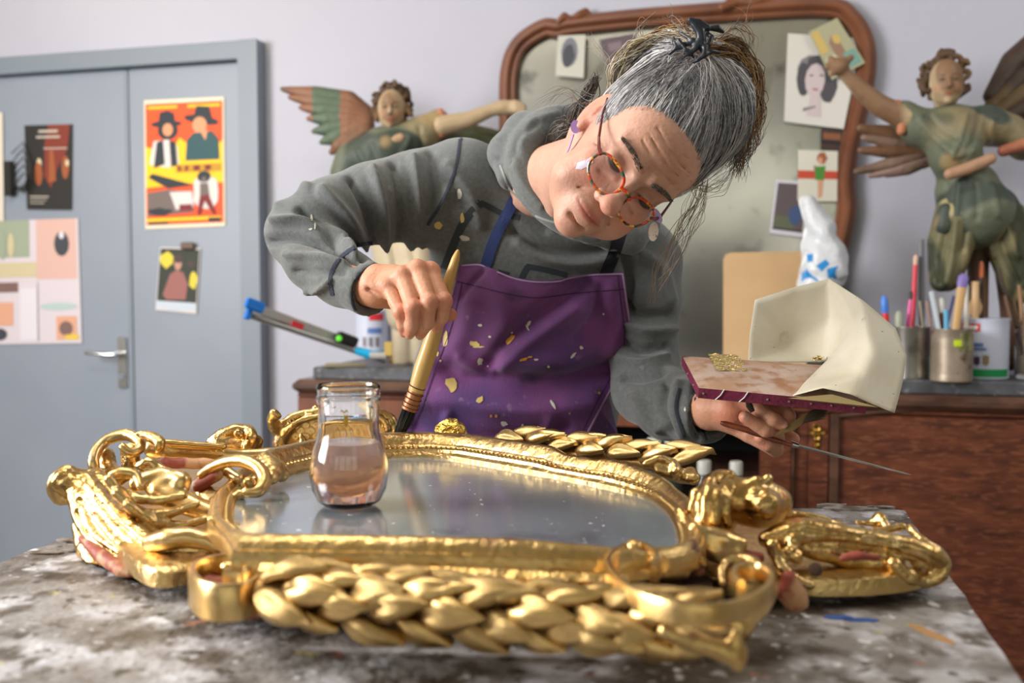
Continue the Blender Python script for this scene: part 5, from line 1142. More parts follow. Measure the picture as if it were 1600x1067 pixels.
def hood(Q):
    c = pcw([(935,372,1.37,9),(897,362,1.37,13),(858,338,1.375,16),(832,308,1.385,20),(818,272,1.40,24),(818,236,1.42,28),(838,204,1.45,28),(868,188,1.48,24),(905,186,1.50,20)])
    d = chain(Q, [tuple(p) for p in cr(c, 3)], .0)
    d = smin(d, chain(Q, pcw([(800,275,1.44,24),(795,240,1.47,32),(822,212,1.50,36),(868,212,1.54,32)]), .01), .012)
    d = smin(d, chain(Q, pcw([(918,372,1.385,10),(955,372,1.42,18),(985,372,1.46,24),(1010,350,1.50,22)]), .01), .012)
    return smax(d, -cap(Q, P(885,290,1.40), P(925,225,1.25), .030, .05), .006)
SF = [  # sleeve and chest creases, where they run in the photograph
 ([(572,392),(548,345),(505,300)],9,.007),([(588,392),(572,330),(548,282)],8,-.007),([(602,392),(600,330),(584,268)],9,.007),([(622,390),(628,330),(614,258)],8,-.006),([(640,388),(655,330),(648,250)],10,.006),([(665,372),(682,320),(672,240)],8,-.005),
 ([(556,398),(520,365),(470,345),(430,345)],8,.006),([(552,408),(510,384),(460,372),(420,378)],7,-.007),([(540,412),(500,402),(450,398)],7,.005),([(470,330),(500,352),(540,398)],7,-.006),([(535,425),(500,424),(462,424)],6,-.004),([(430,320),(450,300),(480,292)],8,.004),
 ([(515,440),(495,455),(480,452)],5,.004),([(560,380),(566,400)],8,-.008),
 ([(655,395),(675,350),(700,300)],8,.004),([(640,405),(668,425),(700,440)],9,-.006),([(700,260),(735,300),(750,350)],12,.004),([(800,360),(840,385),(900,395),(950,385)],9,-.005),([(810,380),(850,405),(910,412),(960,400)],9,.006),([(860,365),(900,378),(940,372)],6,.004),
 ([(975,400),(985,440),(980,480)],9,-.006),([(1000,395),(1035,420),(1050,470)],10,.004),([(965,470),(1000,490),(1045,492)],8,-.006),([(968,500),(1005,518),(1050,515)],9,.006),([(965,530),(1000,545),(1040,540)],7,-.006),([(970,560),(1005,570),(1040,560)],8,.006),([(975,590),(1005,590),(1035,580)],7,-.005),
 ([(1040,600),(1035,640),(1050,675)],6,-.005),([(1060,600),(1055,640),(1068,680)],7,.004),([(1085,600),(1080,640),(1090,685)],5,-.004),([(990,620),(1010,650),(1030,670)],8,.005),
 ([(640,520),(625,580),(622,640)],9,-.006),([(625,540),(612,600),(610,660)],7,.005)]
Vs, Qs = sdfmesh(sweater, (-.40,1.25,.62), (.44,1.88,1.44), .0042); Vs = relax(Vs, Qs, 2); Vs = folds(Vs, vnorm(Vs, Qs), [(a_, b_*.85, c_*2.2) for a_, b_, c_ in SF]); Ns = vnorm(Vs, Qs); Vs = Vs+Ns*(.0012*vnoise(Vs, 60, 4))[:, None]
sw = link('sweater', npmesh(Vs, Qs), m_knit, PERS)
HF = [([(778,250),(800,300),(830,335),(880,352)],6,-.004),([(800,240),(815,285),(845,322)],6,.004),([(840,190),(812,215),(800,250)],6,-.005),([(870,178),(830,192),(812,225)],6,.004)]
Vd, Qd = sdfmesh(hood, np.array(P(880,280,1.45))-np.array([.17,.16,.14]), np.array(P(880,280,1.45))+np.array([.17,.16,.14]), .0032); Vd = relax(Vd, Qd, 2); Vd = folds(Vd, vnorm(Vd, Qd), HF)
hd = link('hood', npmesh(Vd, Qd), m_knit, sw)
bsw = bvh_of([sw]); bsw2 = bvh_of([sw, hd])
m_seam = mat('navy_seam', sc(56,62,78), .9, bump=.5, bscale=700); m_logo = mat('faded_dark_print', sc(48,56,62), .85)
def strip(bv, pts, wpx, m, name, parent, lift=.0008, thick=0, n=8, maxd=None):
    C = cr(pts, n); V = []; k = 0
    for i, p in enumerate(C):
        a, b = C[max(i-1,0)], C[min(i+1,len(C)-1)]; t = (b-a)/np.linalg.norm(b-a); nx = np.array([-t[1], t[0]])
        row = []
        for s in (-1, -.33, .33, 1):
            x, y = p+nx*s*wpx/2; h, nn = hit(bv, x, y)
            if h is None: row = None; break
            row.append(h-(h-_ca).normalized()*(lift+(thick if abs(s) < .5 else thick*.6)))
        if row: V += row; k += 1
    F = [(4*i+j, 4*i+j+1, 4*i+5+j, 4*i+4+j) for i in range(k-1) for j in range(3)]
    return link(name, mesh(V, F), m, parent, smooth=True) if k > 1 else None
for pts, w_ in (([(719,217),(716,240),(710,268),(692,312),(668,352)],5),([(719,217),(742,217),(775,231)],4),([(519,462),(516,432),(531,403),(558,384),(582,380)],6),([(1062,606),(1056,640),(1070,684)],5),([(558,492),(551,470),(556,440),(575,418),(603,407)],5),([(1085,600),(1088,640),(1104,688)],4)):
    strip(bsw, pts, w_, m_seam, 'seam', sw, thick=.0012)
strip(bvh_of([hd]), [(781,258),(803,308),(838,338),(896,355)], 3.5, mat('pale_seam', sc(140,142,138), .9), 'seam', sw, thick=.001)
for pts, w_ in (([(694,420),(712,374),(728,342),(752,316)],13),([(750,316),(766,324),(786,334),(812,340)],9),([(812,440),(824,416)],9),([(822,416),(850,421),(886,430)],9),([(778,424),(796,429)],7)):
    strip(bsw, pts, w_, m_logo, 'dark_print', sw, lift=.0006, n=4)
m_ps = mat('pale_paint', sc(200,198,186), .6); m_yp = mat('ochre_paint', sc(206,180,112), .55); m_op = mat('amber_paint', sc(208,148,44), .5)
for (x, y, a, b, mm_) in ((487,340,2,5,m_ps),(492,352,1.5,6,m_ps),(485,358,3,1.5,m_ps),(718,303,4,7,m_ps),(722,342,4,8,m_yp),(686,352,6,5,m_yp),(726,372,9,5,m_ps),(1008,345,2,2,m_ps),(870,312,2,2,m_ps),(1100,655,3,2,m_ps),(1070,640,2,4,m_ps)):
    decal(bsw, [blob(x, y, a, b, 9, .7)], mm_, 'paint_spot', sw)
# ---- purple apron
Ledge = cr([(719,413),(712,440),(703,476),(690,520),(668,575),(645,640),(622,690),(612,730)], 4)
Redge = cr([(975,426),(980,465),(987,520),(982,560),(964,595),(940,640),(916,686),(900,730)], 4)
Tedge = [(719,413),(750,412),(772,421),(798,432),(823,437),(850,439),(874,437),(888,433),(920,428),(975,426)]
def at_(A, t): t = t*(len(A)-1); i = min(int(t), len(A)-2); return np.array(A[i])*(1-(t-i))+np.array(A[i+1])*(t-i)
def torso(Q):
    d = ell(Q, P(850,425,1.60), (.185,.125,.17)); d = smin(d, ell(Q, P(805,620,1.69), (.178,.125,.20)), .07); d = smin(d, ell(Q, P(790,800,1.71), (.185,.13,.16)), .06)
    return smin(d, cap(Q, P(735,300,1.535), P(1000,410,1.56), .066, .062), .06)
Vt, Qt = sdfmesh(torso, (-.40,1.35,.5), (.40,1.98,1.44), .012); bt = BVHTree.FromPolygons(Vt.tolist(), Qt.tolist())
def tD(x, y):
    h = hit(bt, x, y)[0]; return pxof([h])[0, 2] if h is not None else 1.60
NU, NV = 110, 110; Vap = []
Tn = [at_(Tedge, i/NU) for i in range(NU+1)]
for j in range(NV+1):
    v = j/NV; l, r = at_(Ledge, v), at_(Redge, v)
    for i in range(NU+1):
        u = i/NU; p = l*(1-u)+r*u; base = np.array(Ledge[0])*(1-u)+np.array(Redge[0])*u
        p = p + (Tn[i]-base)*max(0, 1-v*2.2); x, y = p
        D = min(1.56, tD(max(min(x, 945), 690), y)) - .020 - .006*math.sin(u*math.pi) + .010*(2*u-1)**6 - .008*v
        Vap.append(P(x, y, D))
Vap = np.array(Vap)
_d = np.linalg.norm(Vap-CAMP, axis=1).reshape(NV+1, NU+1); _d0 = _d.copy()
for _ in range(40):
    _p = np.pad(_d, 1, mode='edge'); _d = (_p[:-2,1:-1]+_p[2:,1:-1]+_p[1:-1,:-2]+_p[1:-1,2:])/4
Vap = CAMP+(Vap-CAMP)*((np.minimum(_d, _d0+.004))/_d0).reshape(-1, 1); Qap = np.array([(j*(NU+1)+i, (j+1)*(NU+1)+i, (j+1)*(NU+1)+i+1, j*(NU+1)+i+1) for j in range(NV) for i in range(NU)])
AF = [([(915,440),(880,470),(845,495),(800,530),(768,568)],15,-.014),([(900,480),(850,515),(800,550),(780,575)],12,.009),([(700,575),(720,590),(762,590),(840,598),(905,594),(965,570)],15,-.014),([(720,560),(745,578),(765,582)],9,.009),
 ([(790,560),(850,566),(900,560),(965,540)],16,.008),([(640,632),(700,628),(780,640),(860,640),(925,630)],16,.011),([(650,665),(720,680),(800,684),(880,668)],13,-.009),([(735,470),(725,520),(700,560)],14,.007),([(755,425),(735,445),(722,465)],5,-.006),([(770,425),(790,500),(770,540)],16,.006),([(940,450),(930,490),(900,530)],8,-.006),([(955,450),(960,500),(950,540)],14,.007),([(700,650),(690,690)],8,.006),([(860,660),(840,710)],10,.006)]
Nap = vnorm(Vap, Qap)
if ((Vap[0]-CAMP)@Nap[0]) > 0: Nap = -Nap; Qap = Qap[:, ::-1]
Vap = folds(Vap, Nap, AF); Vap = Vap+Nap*(.0012*vnoise(Vap, 70, 2))[:, None]
m_apr = mat('purple_apron_cotton', sc(98,52,104), .82, noise=[(7,.53,.09,sc(122,66,124),5),(5,.6,.1,sc(74,52,110),4),(11,.64,.05,sc(62,34,72),6),(45,.70,.05,sc(128,96,136),5)], bump=.18, bscale=500, sheen=.15)
k = len(Vap); Vb = Vap-Nap*.0016
me = npmesh(np.concatenate([Vap, Vb]), np.concatenate([Qap, Qap[:, ::-1]+k])); ap = link('apron', me, m_apr, PERS)
bap = bvh_of([ap])
m_hem = mat('apron_hem', sc(112,62,118), .85, bump=.3, bscale=500); m_th = mat('pale_thread', sc(150,120,156), .9)
strip(bap, [(714,440),(740,446),(790,458),(840,465),(900,458),(977,452)], 1.6, mat('dark_stitch', sc(60,32,70), .9), 'stitching', ap, thick=.0004)
strip(bap, [(721,415),(750,414),(773,423),(800,434),(825,439.5),(850,441),(874,439.5),(889,435),(920,430),(974,428)], 2.4, m_th, 'hem', ap, thick=.0008)
strip(bap, [(973,428),(978,465),(985,520),(980,559),(962,594),(938,638),(914,684)], 3, m_th, 'hem', ap, thick=.0008)
strip(bap, [(966,430),(970,465),(976,520),(971,555),(954,590),(930,634),(908,680)], 1.4, MATS['dark_stitch'], 'stitching', ap, thick=.0004)
strip(bap, [(722,440),(714,476),(702,520),(681,575),(658,640),(640,680)], 1.6, MATS['dark_stitch'], 'stitching', ap, thick=.0004)
for (x, y, a, b, rot, mm_) in ((696,530,3.5,13,.1,m_yp),(741,537,8,4,.1,m_yp),(748,542,8,1.5,0,m_yp),(797,530,3.5,9,.7,m_op),(818,562,7,2,-.3,m_op),(828,558,4,1.5,-.2,m_op),(706,601,8,14,-.35,m_yp),(838,562,4,1.5,.1,m_ps),(826,506,2,6,.5,m_ps),(824,512,1.5,5,-.5,m_ps),(765,526,2,2,0,m_ps),(750,508,4,2,0,m_ps),(750,624,6,4,-.6,m_yp),(788,662,5,4,.2,m_ps),(775,650,1.8,2.5,0,m_op),(767,650,1.8,2.2,0,m_op),(864,632,2.5,8,-.5,m_ps),(896,555,2,6,.7,m_ps),(908,543,3,3,0,m_ps),(857,573,2,2,0,m_ps),(800,520,1.5,1.5,0,m_ps),(936,614,2,2,0,m_op),(816,672,2.5,9,0,m_ps),(683,552,3,4,0,m_yp),(688,564,1.6,1.6,0,m_yp),(762,572,1.4,1.4,0,m_ps),(943,491,1.4,1.4,0,m_ps),(750,565,4,6,.3,m_ps),(890,646,1.5,1.5,0,m_op)):
    decal(bap, [blob(x, y, a, b, 11, .5, rot)], mm_, 'paint_spot', ap, lift=.0011)
# hanging side flap of the apron, in shade behind
fl = [(952,622,1.60),(966,680,1.60),(968,760,1.60),(905,760,1.58),(912,690,1.55),(938,640,1.55)]
mb = MB(); mb.poly([P(*q) for q in fl], .004, (0,-1,0)); mb.build('apron_flap', m_apr, ap)
m_strap = mat('navy_strap', sc(40,58,112), .7, bump=.2, bscale=400)
strip(bsw2, [(806,308),(792,335),(772,375),(757,420)], 17, m_strap, 'strap', ap, lift=.002, thick=.001)
strip(bsw2, [(972,358),(962,390),(946,430)], 19, mat('black_strap', sc(26,28,44), .8), 'strap', ap, lift=.002, thick=.001)
# ---- trousers
def trs(Q):
    d = ell(Q, (.01,1.70,.80), (.19,.135,.14))
    for s in (-1, 1): d = smin(d, cap(Q, (s*.09,1.70,.78), (s*.105,1.68,.09), .105, .072), .03)
    return d
V_, Q_ = sdfmesh(trs, (-.24,1.5,0.0), (.26,1.9,.98), .012); link('trousers', npmesh(V_, Q_), mat('dark_denim', sc(44,48,58), .9), PERS)
for s in (-1, 1):
    V_, Q_ = sdfmesh(lambda Q: smax(smin(cap(Q, (s*.10,1.71,.05), (s*.11,1.54,.045), .048, .042), cap(Q, (s*.10,1.70,.05), (s*.10,1.70,.11), .05, .055), .02), .003-Q[:, 2], .004), (s*.105-.09,1.45,-.01), (s*.105+.09,1.8,.18), .008); link('shoe', npmesh(V_, Q_), mat('dark_shoe', sc(40,36,34), .6), PERS)
# ---- hair
m_hair = mat('hair_strands', rough=.42, attr='Col', spec=.5)
m_hbase = mat('hair_mass', rough=.7, attr='Col', bump=.5, bscale=60, stretch=(1,1,1))
HCc = np.array([0,-.018,.035]); def_r = np.array([.080,.101,.096])
bunw = np.array(P(1112,128,1.245)); bun2 = np.array(P(1118,190,1.235)); bun3 = np.array(P(1050,95,1.26))
def hairfield(Q):
    q = toH(Q); d = ell(q, HCc, def_r)*HS
    d = smin(d, vlen(Q-bunw.astype(np.float32))-.044, .05); d = smin(d, vlen(Q-bun2.astype(np.float32))-.036, .05); d = smin(d, vlen(Q-bun3.astype(np.float32))-.036, .05)
    return d
def hairline(q): return q[:, 1]*.87-q[:, 2]*.52
def hairshell(Q):
    q = toH(Q); d = hairfield(Q)
    pl = (hairline(q)-.022-.05*np.clip(np.abs(q[:, 0])-.055, 0, 1))*HS
    d = smax(d, pl, .012); d = smax(d, (-.045-q[:, 2])*HS, .01)
    e = ell(q, (.079,-.006,-.008), (.02,.022,.034))*HS; d = smax(d, -e, .008)
    e = ell(q, (-.079,-.006,-.008), (.02,.022,.034))*HS; return smax(d, -e, .008)
Vx, Qx = sdfmesh(hairshell, HC-np.array([.16,.17,.17]), HC+np.array([.22,.18,.22]), .0035); Vx = relax(Vx, Qx, 2)
n = vnoise(Vx, 300, 5)[:, None]; qv = toH(Vx.astype(np.float32)).astype(float)
clipw = np.array(P(1092,78,1.20)); mixb = np.clip(1.5-np.linalg.norm(Vx-np.array(P(1150,110,1.26)), axis=1)/.05, 0, 1)[:, None]
Cx = np.array(sc(92,90,92))*(1+.35*n); Cx = Cx*(1-mixb)+np.array(sc(120,88,58))*(1+.3*n)*mixb
me = npmesh(Vx, Qx); setcol(me, np.clip(Cx, 0, 1)); hair = link('hair', me, m_hbase, PERS)
def grad(Q, e=.001):
    g = np.zeros_like(Q)
    for i in range(3):
        a = Q.copy(); a[:, i] += e; b = Q.copy(); b[:, i] -= e; g[:, i] = (hairfield(a.astype(np.float32))-hairfield(b.astype(np.float32)))/(2*e)
    return g/(np.linalg.norm(g, axis=1, keepdims=True)+1e-9)
def strands(paths, cols, r, name, parent, k=3):
    """paths (N,M,3), cols (N,M,3): thin three-sided locks"""
    N_, M_ = paths.shape[:2]; T = np.gradient(paths, axis=1); T /= np.linalg.norm(T, axis=2, keepdims=True)+1e-9
    a = np.cross(T, np.array([.3,.5,.8])); a /= np.linalg.norm(a, axis=2, keepdims=True)+1e-9; b = np.cross(T, a)
    tp = np.sin(np.linspace(.25, math.pi*.97, M_))**.6*np.asarray(r)[:, None] if np.ndim(r) else np.sin(np.linspace(.25, math.pi*.97, M_))**.6*r*np.ones((N_, 1))
    V = np.stack([paths+tp[..., None]*(a*math.cos(t)+b*math.sin(t)) for t in [2*math.pi*i/k for i in range(k)]], 2)
    idx = np.arange(N_*M_*k).reshape(N_, M_, k); Q = []
    for j in range(k): Q.append(np.stack([idx[:, :-1, j], idx[:, :-1, (j+1) % k], idx[:, 1:, (j+1) % k], idx[:, 1:, j]], -1).reshape(-1, 4))
    me = npmesh(V.reshape(-1, 3), np.concatenate(Q)); C = np.repeat(cols[:, :, None, :], k, 2).reshape(-1, 3); setcol(me, np.clip(C, 0, 1)); return link(name, me, m_hair, parent, kind='stuff')
Cw = HL(HCc); M_ = 16
def comb(N_, rootf, lift=(.0005,.0035), end=clipw, jit=.012, seed=1):
    r = np.random.default_rng(seed); roots = []
    while len(roots) < N_:
        d = r.normal(size=3); d /= np.linalg.norm(d); p = HCc+d*def_r
        if rootf(p, r): roots.append(p)
    R_ = np.array([HL(p) for p in roots]); d0 = R_-Cw; d0 /= np.linalg.norm(d0, axis=1, keepdims=True)
    E = end+r.normal(size=(N_, 3))*jit; dE = E-Cw; dE /= np.linalg.norm(dE, axis=1, keepdims=True)
    om = np.arccos(np.clip((d0*dE).sum(1), -1, .9999))[:, None, None]; t = np.linspace(0, 1, M_)[None, :, None]
    X = (np.sin((1-t)*om)*d0[:, None]+np.sin(t*om)*dE[:, None])/np.sin(om)
    w_ = np.cross(d0, dE); w_ /= np.linalg.norm(w_, axis=1, keepdims=True)+1e-9
    X += w_[:, None]*(np.sin(t*r.uniform(1,3,(N_,1,1))*math.pi+r.uniform(0,6,(N_,1,1)))*r.normal(0,.035,(N_,1,1)))*np.sin(t*math.pi)
    Pp = (Cw+X*.105).reshape(-1, 3); lf_ = np.repeat(r.uniform(*lift, N_), M_)*np.tile(np.sin(np.linspace(.0, 1, M_)*math.pi*.9)**.7+.02, N_)
    for _ in range(5): f = hairfield(Pp.astype(np.float32)); Pp = Pp-grad(Pp)*(f-lf_)[:, None]
    return Pp.reshape(N_, M_, 3), r
def palette(N_, r, tw, brown=.55):
    base = np.array([sc(222,222,226), sc(178,178,184), sc(120,120,126), sc(62,60,64), sc(140,128,114)]); c = base[r.choice(5, N_, p=[.25,.27,.24,.17,.07])]*(r.uniform(.85,1.15,(N_,1)))
    br = np.array([sc(150,116,78), sc(116,82,54), sc(176,146,104)])[r.choice(3, N_)]; t = np.linspace(0, 1, M_)[None, :, None]; w_ = np.clip((t-tw)*3, 0, 1)*(r.random((N_,1,1)) < brown)
    return c[:, None]*(1-w_)+br[:, None]*w_
scalp = lambda p, r: hairline(p[None])[0] < .021 and p[2] > -.02 and not (abs(p[0]) > .06 and abs(p[1]+.006) < .022 and p[2] < .02)
edge = lambda p, r: .012 < hairline(p[None])[0] < .027 and p[2] > -.01
for N_, rf_, s_, lf2, rad in ((1700, scalp, 3, (.0004,.0034), .00072), (1000, edge, 4, (.0003,.0038), .0006), (160, edge, 6, (.004,.010), .00028)):
    Pp, r = comb(N_, rf_, lf2, seed=s_); strands(Pp, palette(N_, r, .72), r.uniform(.6,1.3,N_)*rad, 'hair_strands', hair)
# brown twist and loose ends round the clip
def loose(N_, ctrl, spread, cols, rad, seed, name='loose_strands', wav=.004):
    r = np.random.default_rng(seed); out = []
    for _ in range(N_):
        c = [np.array(P(x, y, D))+r.normal(size=3)*spread*(.4+.6*i/len(ctrl)) for i, (x, y, D) in enumerate(ctrl)]
        p = np.array(cr(c, 6)); k = np.linspace(0, len(p)-1, M_); p = np.stack([np.interp(k, np.arange(len(p)), p[:, j]) for j in range(3)], 1)
        ph = r.uniform(0, 6, 3); p += np.sin(np.linspace(0, 9, M_)[:, None]+ph)*wav*np.linspace(.1, 1, M_)[:, None]; out.append(p)
    c = np.array([sc(*q) for q in cols])[r.choice(len(cols), N_)]*r.uniform(.8,1.2,(N_,1))
    return strands(np.array(out), np.repeat(c[:, None], M_, 1), r.uniform(.6,1.3,N_)*rad, name, hair)
brn = [(150,112,70),(112,80,52),(182,148,100),(90,66,46)]; gry = [(170,168,166),(120,116,112),(90,84,80)]
loose(170, [(1098,80,1.19),(1140,85,1.21),(1168,130,1.24),(1165,190,1.25),(1140,245,1.25)], .010, brn, .0007, 11)
loose(130, [(1100,70,1.22),(1150,70,1.25),(1178,120,1.27),(1176,185,1.27),(1150,225,1.26)], .009, brn, .0007, 12)
loose(90, [(1110,110,1.2),(1150,150,1.22),(1165,210,1.24),(1150,270,1.25)], .008, brn+gry, .0006, 13)
loose(110, [(955,150,1.25),(962,105,1.24),(1000,70,1.23),(1050,62,1.22),(1085,72,1.2)], .008, [(176,146,100),(150,140,124),(196,188,170)], .0006, 14)
loose(60, [(1000,75,1.27),(1035,50,1.26),(1065,48,1.24),(1085,66,1.21)], .007, brn, .0006, 15)
for i, (c, nn, sp) in enumerate((([(1120,70,1.22),(1150,40,1.23),(1172,60,1.24),(1165,90,1.25)],14,.006),([(1170,110,1.26),(1190,170,1.26),(1176,220,1.26),(1186,200,1.26)],14,.007),([(1150,240,1.25),(1180,225,1.25),(1192,190,1.25)],12,.008),([(1010,80,1.25),(1000,50,1.25),(1025,30,1.25)],8,.008),([(1140,70,1.24),(1165,30,1.24),(1170,8,1.24)],5,.008),
      ([(1100,270,1.22),(1092,310,1.22),(1070,345,1.23),(1058,380,1.25),(1040,430,1.27)],14,.006),([(1104,280,1.22),(1098,320,1.23),(1086,350,1.24),(1062,400,1.28),(1030,450,1.3)],10,.005),([(1088,285,1.2),(1075,320,1.2),(1060,350,1.21),(1030,420,1.25),(1025,480,1.3)],8,.006),
      ([(1080,270,1.2),(1095,300,1.2),(1125,285,1.2)],8,.008),([(945,150,1.27),(915,160,1.3),(880,140,1.32),(850,160,1.35)],10,.010),([(1150,260,1.24),(1130,290,1.24),(1100,300,1.23)],12,.010),([(1080,60,1.2),(1060,30,1.22),(1040,20,1.24)],6,.012),([(960,110,1.25),(935,80,1.26),(925,60,1.27)],6,.010))):
    loose(nn, c, sp, gry+brn[:2], .00035, 20+i, 'wisps', .003)
loose(90, [(930,205,1.34),(905,195,1.38),(880,205,1.41),(868,225,1.43)], .012, [(70,60,54),(100,90,84),(140,134,128)], .0006, 41, 'nape_hair')
loose(60, [(932,120,1.27),(922,140,1.31),(900,175,1.36),(884,215,1.41)], .008, [(90,80,74),(150,146,140),(60,52,48)], .0006, 42, 'nape_hair')
# eyebrows, lashes
def short(pts_dirs, cols, rad, seed, name):
    r = np.random.default_rng(seed); out = []
    for p, d in pts_dirs: out.append([HL(np.array(p)+np.array(d)*t+np.array([0,.0014,0])*math.sin(t*3)) for t in np.linspace(0, 1, M_)])
    N_ = len(out); c = np.array([sc(*q) for q in cols])[r.choice(len(cols), N_)]; return strands(np.array(out), np.repeat(c[:, None], M_, 1), np.full(N_, rad), name, hair)
bbody = bvh_of([body])
def onface(x, z, off=0):   # drop a point on the face from the front
    o = Vector(HL((x,.2,z))); d = Vector(HM@np.array([0,-1,0.])); h = bbody.ray_cast(o, d)[0]
    return np.array(toH(np.array([h], np.float32))[0], float)+np.array([0,off,0]) if h is not None else np.array([x,.09,z])
pd = []
for s in (-1, 1):
    for k in range(210):
        t = random.random(); x = s*(.010+.040*t); z = .0205+.0045*math.sin(t*2.6)+random.uniform(-.0034,.0034)*(1.2-t*.6)
        p = onface(x, z, .0003); pd.append((p, (s*random.uniform(.003,.0065), .0008, random.uniform(.000,.003)*(1-t*1.4))))
short(pd, [(78,64,56),(110,98,88),(60,48,42),(140,130,120)], .00032, 5, 'eyebrows')
pd = []
for s in (-1, 1):
    for k in range(30):
        t = k/29; x = s*(.021+.022*t); z = -.0035-.0028*math.sin(t*math.pi)
        p = onface(x, z+.0008, .0004); pd.append((p, (s*.0015*(t-.3), .0042, -.0038)))
short(pd, [(36,26,22)], .00035, 6, 'eyelashes')
# white smear of plaster on the cheek
decal(bbody, [[(899,264),(902,254),(914,250),(926,244),(927,254),(918,260),(908,265)]], mat('white_smear', sc(206,196,214), .5), 'plaster_smear', PERS, lift=.0007)
# ---- spectacles
m_spec = mat('speckled_acetate', sc(206,66,34), .22, noise=[(95,.54,.02,sc(20,90,70),1),(120,.60,.02,sc(230,160,40),1),(150,.64,.02,sc(40,20,24),1)], coat=.5)
gl = MB(); lens_ = []; m_lens = mat('spectacle_lens', (1,1,1), .02, alpha=.02)
for s in (-1, 1):
    loop = []
    for k in range(40):
        t = 2*math.pi*k/40; cx = math.cos(t); cz = math.sin(t); e = .78
        x = s*.0315+.0235*abs(cx)**e*(1 if cx > 0 else -1); z = -.0155+.0185*abs(cz)**.85*(1 if cz > 0 else -1)*(1.0 if cz > 0 else 1.05)
        loop.append(HL((x, .1075-6.5*(x*x)*1.0-(.012 if 0 else 0)+(z+.0155)*-.12, z)))
    gl.tube(loop+[loop[0], loop[1]], .00175, 8, cap=False)
    V = [p for p in loop]+[sum(loop)/len(loop)]; lens_.append(MB().add(V, [(i, (i+1) % 40, 40) for i in range(40)]))
gl.tube([HL((-.010,.107,-.010)), HL((-.004,.1095,-.007)), HL((.004,.1095,-.007)), HL((.010,.107,-.010))], .0024, 8)
G_ = gl.build('spectacles', m_spec, PERS, smooth='auto'); [l_.build('lens', m_lens, G_, smooth=True) for l_ in lens_]
for s in (-1, 1):
    tm = MB()
    tm.tube([HL((s*.0535,.0905,-.008)), HL((s*.060,.084,-.006)), HL((s*.0665,.070,-.002))], [.0030,.0028,.0020], 8, flat=.8)
    tm.tube([HL((s*.0665,.070,-.002)), HL((s*.075,.030,.008)), HL((s*.0795,-.004,.018))], [.0018,.0014,.0012], 8)
    tm.build('temple', mat('dark_red_temple', sc(110,44,44), .3, .3), G_, smooth='auto')
# ---- earrings
m_lil = mat('lilac_enamel', sc(176,142,212), .25, coat=.4)
c = P(899,198,1.225); e = MB(); nr = (_ca-c).normalized(); ux_ = nr.cross(Vector((0,0,1))).normalized()*-1; uz = ux_.cross(nr)*-1
def flat_(cx, cy, D, pts, th): 
    return MB().poly([P(cx+x, cy+y, D) for x, y in pts], th, (_ca-P(cx,cy,D)).normalized())
ea = flat_(899,198,1.225, [(x, y) for x, y in blob(0,0,7.5,10.5,18)], .003).build('earring', m_lil, PERS)
MB().tube([P(896,210,1.225), P(889,232,1.225), P(880,251,1.225)], [.0030,.0024,.0010], 8, flat=.5).build('earring_drop', m_lil, ea, smooth='auto')
eb = flat_(1021,362,1.19, [(x, y) for x, y in blob(0,0,8,15,18,rot=.1)], .003).build('earring', mat('speckled_shell', sc(200,180,166), .4, noise=[(300,.65,.03,sc(120,100,90),2)]), PERS)
flat_(1027,337,1.20, [(x, y) for x, y in blob(0,0,6,13,14,rot=-.5)], .003).build('earring_top', m_lil, eb)
# ---- hair claw
m_claw = mat('blue_black_plastic', (.018,.022,.032), .32)
def ch2(l, D): return [(*P(x, y, D+(q[0] if q else 0)), r*D/FPX) for (x, y, r, *q) in l]
sdfobj('hair_claw', [ch2(l, 1.15) for l in ([(1078,32,3),(1086,40,6),(1094,50,8),(1096,62,7),(1090,70,5)],[(1078,30,3),(1092,34,5),(1106,44,5)],[(1104,44,3,.01),(1120,44,6,.01),(1130,50,3,.012)],[(1104,52,4,.01),(1112,58,4,.01)],
   [(1092,66,5),(1075,68,4,.004),(1058,74,4,.008),(1046,84,3,.014)],[(1052,60,3,.01),(1055,68,4,.008),(1064,74,4,.008)],[(1094,66,4),(1086,78,4,-.002),(1072,86,3,.004),(1066,92,2,.01)],[(1096,66,4),(1102,76,4,-.004),(1100,86,4,-.004),(1090,94,3.5,-.002),(1082,98,2,.004)],[(1100,88,3,-.004),(1112,80,4,0),(1124,82,2.5,.004)],[(1090,70,4),(1080,78,3)],[(1060,62,3,.004),(1072,78,3,.0),(1084,90,2,.004)],[(1112,58,4,.006),(1108,70,4,0),(1096,80,3,0)],[(1082,62,3,0),(1070,56,3,.006),(1060,50,2,.012)])], .003, .0014, m_claw, PERS)
# ================================================================== brush in her hand
BR = thing('paint_brush', P(660,580,1.32), 'long pale wooden brush with black bristles held upright in her hand', 'brush')
def lin(pts, name, m, par, n=14, flat=1): return MB().tube([P(x, y, D) for x, y, D, r in pts], [r*D/FPX for x, y, D, r in pts], n, flat=flat).build(name, m, par, smooth='auto')
bd = lambda y: 1.302+.028*(y-392)/290
lin([(x, y, bd(y), r) for x, y, r in ((716,390,1.5),(715,394,4),(712,404,6.5),(704,430,8.5),(694,466,10),(684,502,11.5),(672,542,13.5),(662,572,14),(654,598,13),(650,612,12.5))], 'brush_handle', mat('pale_bamboo', sc(206,170,104), .38, noise=[(30,.5,.15,sc(188,146,78),4)], stretch=(1,1,.15), coat=.2), BR, 18)
lin([(x, y, bd(y), r) for x, y, r in ((650,611,12.5),(645,625,12.5),(639,640,12.5))], 'ferrule', mat('copper_binding', sc(176,112,74), .4, .4, bump=.3), BR, 18)
mb = MB()
